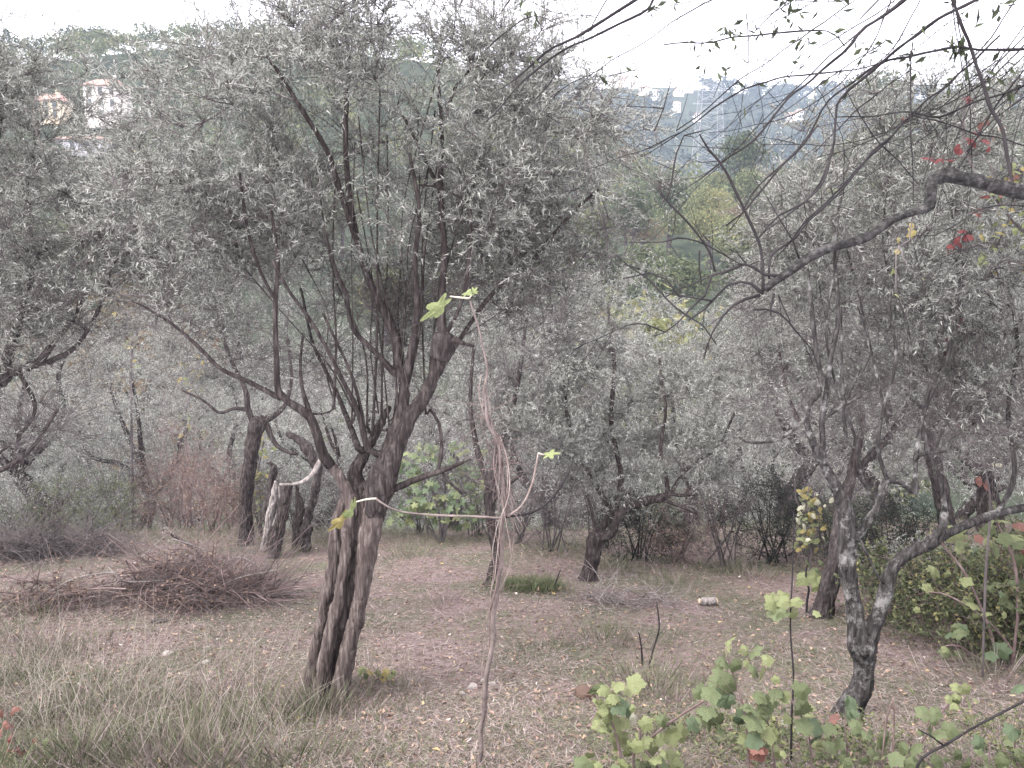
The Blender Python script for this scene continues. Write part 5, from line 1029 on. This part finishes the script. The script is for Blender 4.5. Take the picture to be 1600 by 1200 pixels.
# ---- creeper with red leaves on the near tree
def r3(l, sz, k): return [(1060 + x / 2.963, y / 2.963, random.uniform(-.1, .25), sz * random.uniform(.7, 1.25), k) for (x, y) in l]
def r6(l, sz, k): return [(1060 + x / 2.963, 400 + y / 2.963, random.uniform(-.05, .05), sz * random.uniform(.8, 1.2), k) for (x, y) in l]
lv = r3([(1330, 450), (1350, 460), (1180, 740), (1210, 740), (1160, 735), (1290, 690), (1260, 740), (1340, 640), (1380, 620), (1440, 690), (1290, 1110), (1270, 1140), (1250, 1160), (1420, 910), (1320, 1070), (1230, 730), (1310, 700), (1360, 660), (1400, 600), (1420, 650), (1300, 1130), (1330, 1100), (1345, 470)], 15, 5) + r3([(1040, 545), (1400, 580), (1430, 560), (1460, 640), (1500, 590)], 14, 4)
lv += r3([(1380, 990), (1350, 1100), (1400, 970), (1500, 900), (1560, 820), (1590, 800)], 13, 4) + r3([(random.uniform(1390, 1640), random.uniform(740, 1230)) for _ in range(46)], 12, 1) + r3([(random.uniform(1390, 1640), random.uniform(740, 1300)) for _ in range(22)], 12, 3)
leafy_vine('creeper', 'creeper with red and yellow leaves climbing at the upper right edge', 'creeper',
           [[(1700, 1110, .1, 8), (1690, 900, .1, 7), (1660, 600, .1, 6), (1640, 420, .1, 5), (1570, 330, .1, 4), (1510, 240, .1, 3), (1508, 150, .1, 2)], [(1640, 420, .1, 4), (1560, 380, .1, 3), (1500, 390, .1, 3), (1485, 370, .1, 2)], [(1570, 330, .1, 3), (1540, 250, .1, 2), (1470, 250, .1, 2), (1450, 248, .1, 2)], [(1560, 380, .1, 3), (1590, 300, .1, 2), (1570, 260, .1, 2)]], lv, 4.7, 811, 'twig', OV, base=gp(1690, 1110))
lv = r6([(1300, 295), (1290, 300), (1265, 385), (1255, 380), (1230, 450), (1245, 445), (1215, 450), (1290, 310)], 13, 5) + r6([(1215, 540), (1205, 535), (1225, 535), (1245, 590), (1290, 770), (1295, 780), (1390, 1040), (1430, 1050), (1400, 1030), (1425, 1065)], 14, 4) + r6([(1460, 970), (1490, 970)], 14, 6) + r6([(1555, 885)], 18, 1)
p = gp(1530, 1060)
leafy_vine('creeper', 'thin hanging strand of red creeper leaves down the right side', 'creeper', [[(1535, 1062, 0, 4), (1540, 900, 0, 4), (1545, 760, 0, 3), (1500, 640, 0, 3), (1478, 590, 0, 3), (1484, 530, 0, 3), (1500, 490, 0, 2), (1512, 400, 0, 2)]], lv, p[1], 812, 'twig', OV)
lv = r3([(1080, 1040), (1075, 1095), (1070, 1060), (1085, 1080)], 12, 3) + r3([(1020, 1110), (1015, 1160)], 11, 3) + r6([(995, 70), (1130, 105), (1010, 180), (1000, 65)], 11, 1)
leafy_vine('creeper', 'wisp of orange yellow leaves hanging below the kinked limb', 'creeper', [[(1428, 330, 0, 3), (1424, 350, 0, 2), (1421, 375, 0, 2), (1405, 385, 0, 2), (1400, 400, 0, 2), (1400, 460, 0, 2)], [(1405, 385, 0, 2), (1420, 420, 0, 2), (1440, 436, 0, 2)]], lv, Y10, 813, 'twig', OV)
p = gp(1262, 905); rr = np.random.default_rng(5)
lv = [(rr.normal(1265, 13), rr.uniform(762, 860), rr.uniform(-.2, .2), rr.uniform(9, 13), int(rr.choice([3, 3, 6, 1]))) for _ in range(85)]
leafy_vine('climbing_vine', 'vine covered in small yellow leaves at the back, left of the leaning trunk', 'vine', [[(1262, 908, 0, 4), (1268, 860, 0, 3), (1258, 810, 0, 3), (1266, 750, 0, 2)], [(1268, 860, 0, 3), (1280, 820, 0, 2), (1274, 770, 0, 2)], [(1258, 810, 0, 2), (1244, 780, 0, 2), (1242, 750, 0, 2)]], lv, p[1], 814, 'twig', OV)
for (lab, px, by, pts, k, sz) in [('wisp of yellow leaves above the red shrubs on the left', 300, 830, [(298, 575, 12, 16), (300, 600, 8, 6), (290, 660, 8, 10)], 3, 8), ('orange yellow leafy wisp at the left, below the ochre tree', 208, 828, [(206, 548, 9, 8), (225, 470, 20, 10), (195, 460, 20, 10)], 3, 8), ('yellow and green climbing leaves between upright trunk and stump', 408, 838, [(412, 690, 9, 22), (402, 745, 6, 22), (406, 780, 5, 10)], 1, 8)]:
    p = gp(px, by); lv = []
    for (cx, cy, sp, n) in pts: lv += [(rr.normal(cx, sp), rr.normal(cy, sp * 1.6), rr.uniform(-.2, .2), sz * rr.uniform(.8, 1.4), int(rr.choice([k, 3, 1]))) for _ in range(n)]
    path = [(px, by + 4, 0, 4)] + [(cx, cy, 0, 3) for (cx, cy, _, _) in sorted(pts, key=lambda q: -q[1])]
    leafy_vine('climbing_vine', lab, 'vine', [path], lv, p[1], px, 'twig', OV)

# ---- green fig bush behind the split trunk
pf = gp(690, 848); yf = pf[1]; rr = np.random.default_rng(9)
canes = [[(690, 852, 0, 5), (685, 800, 0, 4), (670, 750, 0, 3), (655, 715, 0, 2)], [(690, 852, 0, 5), (705, 800, .1, 4), (725, 760, .1, 3), (735, 725, .1, 2)], [(690, 852, 0, 5), (660, 810, -.1, 3), (630, 770, -.1, 3), (615, 730, -.1, 2)], [(690, 852, 0, 4), (695, 780, .2, 3), (695, 700, .2, 2)]]
lv = [(rr.uniform(606, 762), rr.uniform(690, 825), rr.uniform(-.5, .5), rr.uniform(11, 19), int(rr.choice([0, 2, 2, 1, 0]))) for _ in range(240)]
leafy_vine('fig_bush', 'bright green fig bush behind the split trunk of the old olive', 'shrub', canes, lv, yf, 815, 'twig', [leaf_mesh('leaf', 5, m, .5, 0, .9, 28) for m in VL])

# ---- bare fig sapling in the middle with its few leaves
pf = gp(750, 1196); yf = pf[1]; t = thing('fig_sapling', 'bare fig sapling in the middle, curved side shoots ending in single leaves', 'sapling', pf)
b = base_of(t)
stem = px_path([(a_, b_, c_, d_ * .72) for (a_, b_, c_, d_) in [(748, 1204, 0, 13), (752, 1160, 0, 12), (754, 1110, 0, 11), (757, 1070, 0, 10), (764, 1030, 0, 11), (770, 985, 0, 11), (775, 940, 0, 10), (782, 880, 0, 9), (788, 812, 0, 9), (786, 760, 0, 8), (780, 700, .02, 7), (762, 645, .03, 6), (757, 605, .03, 5), (762, 575, .03, 5), (750, 520, .04, 4), (738, 482, .04, 4), (733, 466, .04, 3)]], yf, .03)
rr = np.random.default_rng(3); stem[:, 0] += (vn3(stem[:, :3] * 9, 5) - .5) * .035; stem[:, 1] += (vn3(stem[:, :3] * 9, 6) - .5) * .035; stem[:, 3] *= 1 + .5 * (vn3(stem[:, :3] * 22, 7) - .5)
obj('stem', tubes_mesh('stem', [stem], 9, .14, b), M['sapling'], t)
for pth, mt in [([(788, 810, 0, 5), (740, 807, 0, 5), (680, 805, 0, 5), (630, 800, -.02, 4), (605, 791, -.03, 4), (587, 779, -.03, 4)], M['sapling']), ([(790, 808, 0, 5), (830, 801, 0, 5), (860, 781, 0, 5), (885, 745, 0, 4), (901, 702, 0, 2)], M['twig_dark']), ([(793, 807, 0, 5), (815, 790, -.02, 4), (830, 760, -.02, 4), (837, 730, -.02, 4), (841, 708, -.02, 3)], M['straw_vine'])]:
    obj('side_shoot', tubes_mesh('side_shoot', [px_path([(q[0], q[1], q[2], q[3] * .8) for q in pth], yf, .03)], 7, .15, b), mt, t)
for pth in [[(588, 779, -.03, 3), (574, 780, -.03, 3), (557, 784, -.03, 2.5)], [(733, 466, .04, 3), (720, 465, .04, 3), (703, 463, .04, 2)], [(733, 466, .04, 2), (738, 460, .04, 2)], [(841, 708, -.02, 3), (850, 711, -.02, 2)]]:
    obj('petiole', tubes_mesh('petiole', [px_path(pth, yf, .02)], 6, 0, b), PET, t)
def fig_leaf(x0, y0, x1, y1, me, wn, k=1.0):
    p0 = at(x0, y0, yf - .02); p1 = at(x1, y1, yf - .04); d = p1 - p0; L = np.linalg.norm(d); put_leaf(t, me, p0, L * k, d / L, wn, rr)
fig_leaf(557, 783, 534, 822, FMN, (.75, -.5, .3)); fig_leaf(545, 800, 512, 834, FMY, (.6, -.7, .4)); fig_leaf(703, 462, 658, 503, FMN, (.6, -.6, .4)); fig_leaf(700, 466, 676, 500, FMN, (.7, -.6, .3)); fig_leaf(737, 460, 745, 449, FM, (0, -.8, .5)); fig_leaf(720, 462, 745, 452, FMN, (0, -.8, .5))
fig_leaf(848, 712, 876, 706, FM, (.1, -.35, .9), .95); fig_leaf(548, 800, 560, 772, FMN, (.5, -.7, .2), .7)
# ---- dry vine wound round the sapling
t = thing('dry_vine', 'dry reddish vine stems twisted round the bare fig sapling', 'vine', gp(760, 1194)); b = base_of(t); rr = np.random.default_rng(12)
for k in range(11):
    n0 = rr.integers(2, 8) if k > 2 else 0; L0 = len(stem); i0 = int(L0 * (.30 + .3 * rr.random())) if k > 2 else 0; i1 = int(L0 * rr.uniform(.7, .93))
    seg = stem[i0:i1:3].copy(); ph = rr.uniform(0, 6.28); tt = np.arange(len(seg)); am = rr.uniform(.01, .06) * (np.sin(np.pi * tt / len(tt)) * .8 + .2)
    seg[:, 0] += am * np.cos(ph + tt * rr.uniform(.25, .6)) + rr.normal(size=len(seg)) * .006; seg[:, 1] += am * np.sin(ph + tt * .4); seg[:, 3] = rr.uniform(.0012, .003)
    if k <= 2: seg[0, 2] -= .05
    obj('stem', tubes_mesh('stem', [catmull(seg, .03)], 6, .15, b), M['straw_vine'] if k % 3 else M['twig_red'], t)
A_, B_ = [], []
n = 130; ii_ = rr.integers(int(L0 * .38), int(L0 * .8), n); S = stem[ii_, :3] + rr.normal(size=(n, 3)) * .012
a, b_, r1, r2, _ = shoots(S, rr.normal(size=(n, 3)) * np.array([1, .8, .9]), rr.uniform(.06, .24, n), rr.uniform(-.3, .5, n), 0, rr, 0, 0)
obj('tendrils', segs_mesh('tendrils', a, b_, r1 * .7, r2 * .7, 3, b), M['twig_red'], t, kind='stuff')

# ================================================================== 18. small things on the ground
def rock(name, label, cat, px, py, s, mat, seed, group=None):
    p = gp(px, py); rng = np.random.default_rng(seed); u = []
    import bmesh
    bm = bmesh.new(); bmesh.ops.create_icosphere(bm, subdivisions=2, radius=1)
    me = bpy.data.meshes.new(name)
    for v in bm.verts:
        c = np.array(v.co); f = .75 + .6 * float(vn3(c[None] * 1.6 + seed, seed)[0]); v.co = Vector(c * f * np.array(s))
    bm.to_mesh(me); bm.free()
    o = obj(name, me, mat); o.location = (p[0], p[1], float(G(p[0], p[1])) + s[2] * .35); o.rotation_euler = (0, 0, seed); return tag(o, label, cat, group)
for k, (px, py, s, lab) in enumerate([(738, 1075, .045, 'white stone touching the foot of the bare fig stem on its left'), (722, 1085, .03, 'small white stone left of the fig stem, lowest of three'), (768, 1070, .035, 'white stone just right of the fig stem'), (756, 1065, .03, 'small pale stone right behind the fig stem'), (918, 1082, .03, 'pale stone beside the yellow green grapevine'), (262, 1022, .05, 'pale flat stone below the brush heap'), (322, 1036, .035, 'small pale stone lower right of the flat one')]):
    rock('stone', lab, 'stone', px, py, (s, s * .8, s * .5), M['stone'], 20 + k, 'pale stones in the clearing')
rock('slate_slab', 'dark flat slab lying at the foot of the brush heap', 'slab', 250, 972, (.10, .05, .02), M['bark_dark'], 41)
rock('grass_clod', 'dark earthy clod with a pale chip by the grapevine', 'clod', 912, 1088, (.09, .07, .06), M['litter'], 43)
p = gp(1106, 946); t = thing('cut_log', 'short cut piece of wood lying on the right of the clearing', 'log', (p[0], p[1], float(G(p[0], p[1]))))
obj('bark_side', tubes_mesh('bark_side', [np.array([[-.08, 0, .045, .05], [-.03, .0, .047, .051], [.03, .005, .047, .05], [.085, .01, .045, .049]])], 12, .1), M['bleached'], t)
for s_ in (-.098, .104): obj('cut_end', tubes_mesh('cut_end', [np.array([[s_ - .003, 0.005, .045, .04], [s_ + .003, .005, .045, .04]])], 12, .05), M['log_end'], t)
p = gp(830, 925); t = thing('grass_clump', 'dark green grass clump right of the crooked young olive', 'grass clump', p); n = 1500; rr = np.random.default_rng(14)
off = rr.normal(size=(n, 2)) * np.array([.22, .13]); X = p[0] + off[:, 0]; Yv = p[1] + .1 + off[:, 1]; az = rr.uniform(0, 6.28, n)
obj('blades', leaves_mesh('blades', np.stack([X, Yv, G(X, Yv)], -1), np.stack([np.cos(az) * .6, np.sin(az) * .6, np.ones(n)], -1), rr.uniform(.08, .26, n), rr.uniform(.004, .009, n), np.clip(rr.normal(.13, .12, n), 0, 1), p, rr), M['grass'], t, kind='stuff')
obj('dead_leaves', leaves_mesh('dead_leaves', np.stack([X, Yv, G(X, Yv) + .05], -1)[:60] + [.15, -.05, 0], rr.normal(size=(60, 3)), rr.uniform(.03, .06, 60), rr.uniform(.02, .04, 60), rr.uniform(.3, 1, 60), p, rr), M['litter'], t, kind='stuff')
t = thing('dead_branch', 'dead pale tipped branch sticking out of the brush heap', 'branch', gp(330, 890)); b = base_of(t); yb = b[1]
obj('stick', tubes_mesh('stick', [px_path([(332, 892, 0, 5), (308, 862, 0, 5), (285, 845, 0, 5), (262, 832, 0, 4)], yb, .04)], 6, .15, b), M['bark'], t); obj('side_shoot', tubes_mesh('side_shoot', [px_path([(308, 862, 0, 4), (307, 885, 0, 3)], yb, .04)], 6, .15, b), M['bark'], t)
rr = np.random.default_rng(15); pt = at(262, 834, yb); obj('dry_tuft', leaves_mesh('dry_tuft', pt + rr.normal(size=(260, 3)) * [.06, .04, .035], rr.normal(size=(260, 3)), rr.uniform(.02, .06, 260), rr.uniform(.004, .012, 260), rr.uniform(.4, 1, 260), b, rr), M['grass'], t, kind='stuff')

# ================================================================== haze
zlo = float(ZZ.min()) - 1.0
hz = bpy.data.materials.new('haze_air'); hz.use_nodes = True; hn = hz.node_tree; hn.nodes.clear()
ho = hn.nodes.new('ShaderNodeOutputMaterial'); hv = hn.nodes.new('ShaderNodeVolumePrincipled')
hv.inputs['Color'].default_value = (.70, .84, 1, 1); hv.inputs['Density'].default_value = .0003; hv.inputs['Anisotropy'].default_value = .2
hn.links.new(hv.outputs[0], ho.inputs['Volume'])
hb = obj('haze', boxmesh('haze', float(xs[0]) - 5, float(xs[-1]) + 5, float(ys[0]) - 5, float(ys[-1]) + 5, zlo, 225), hz); hb['kind'] = 'stuff'
tag(hb, 'thin bluish haze over the far hills', 'haze')
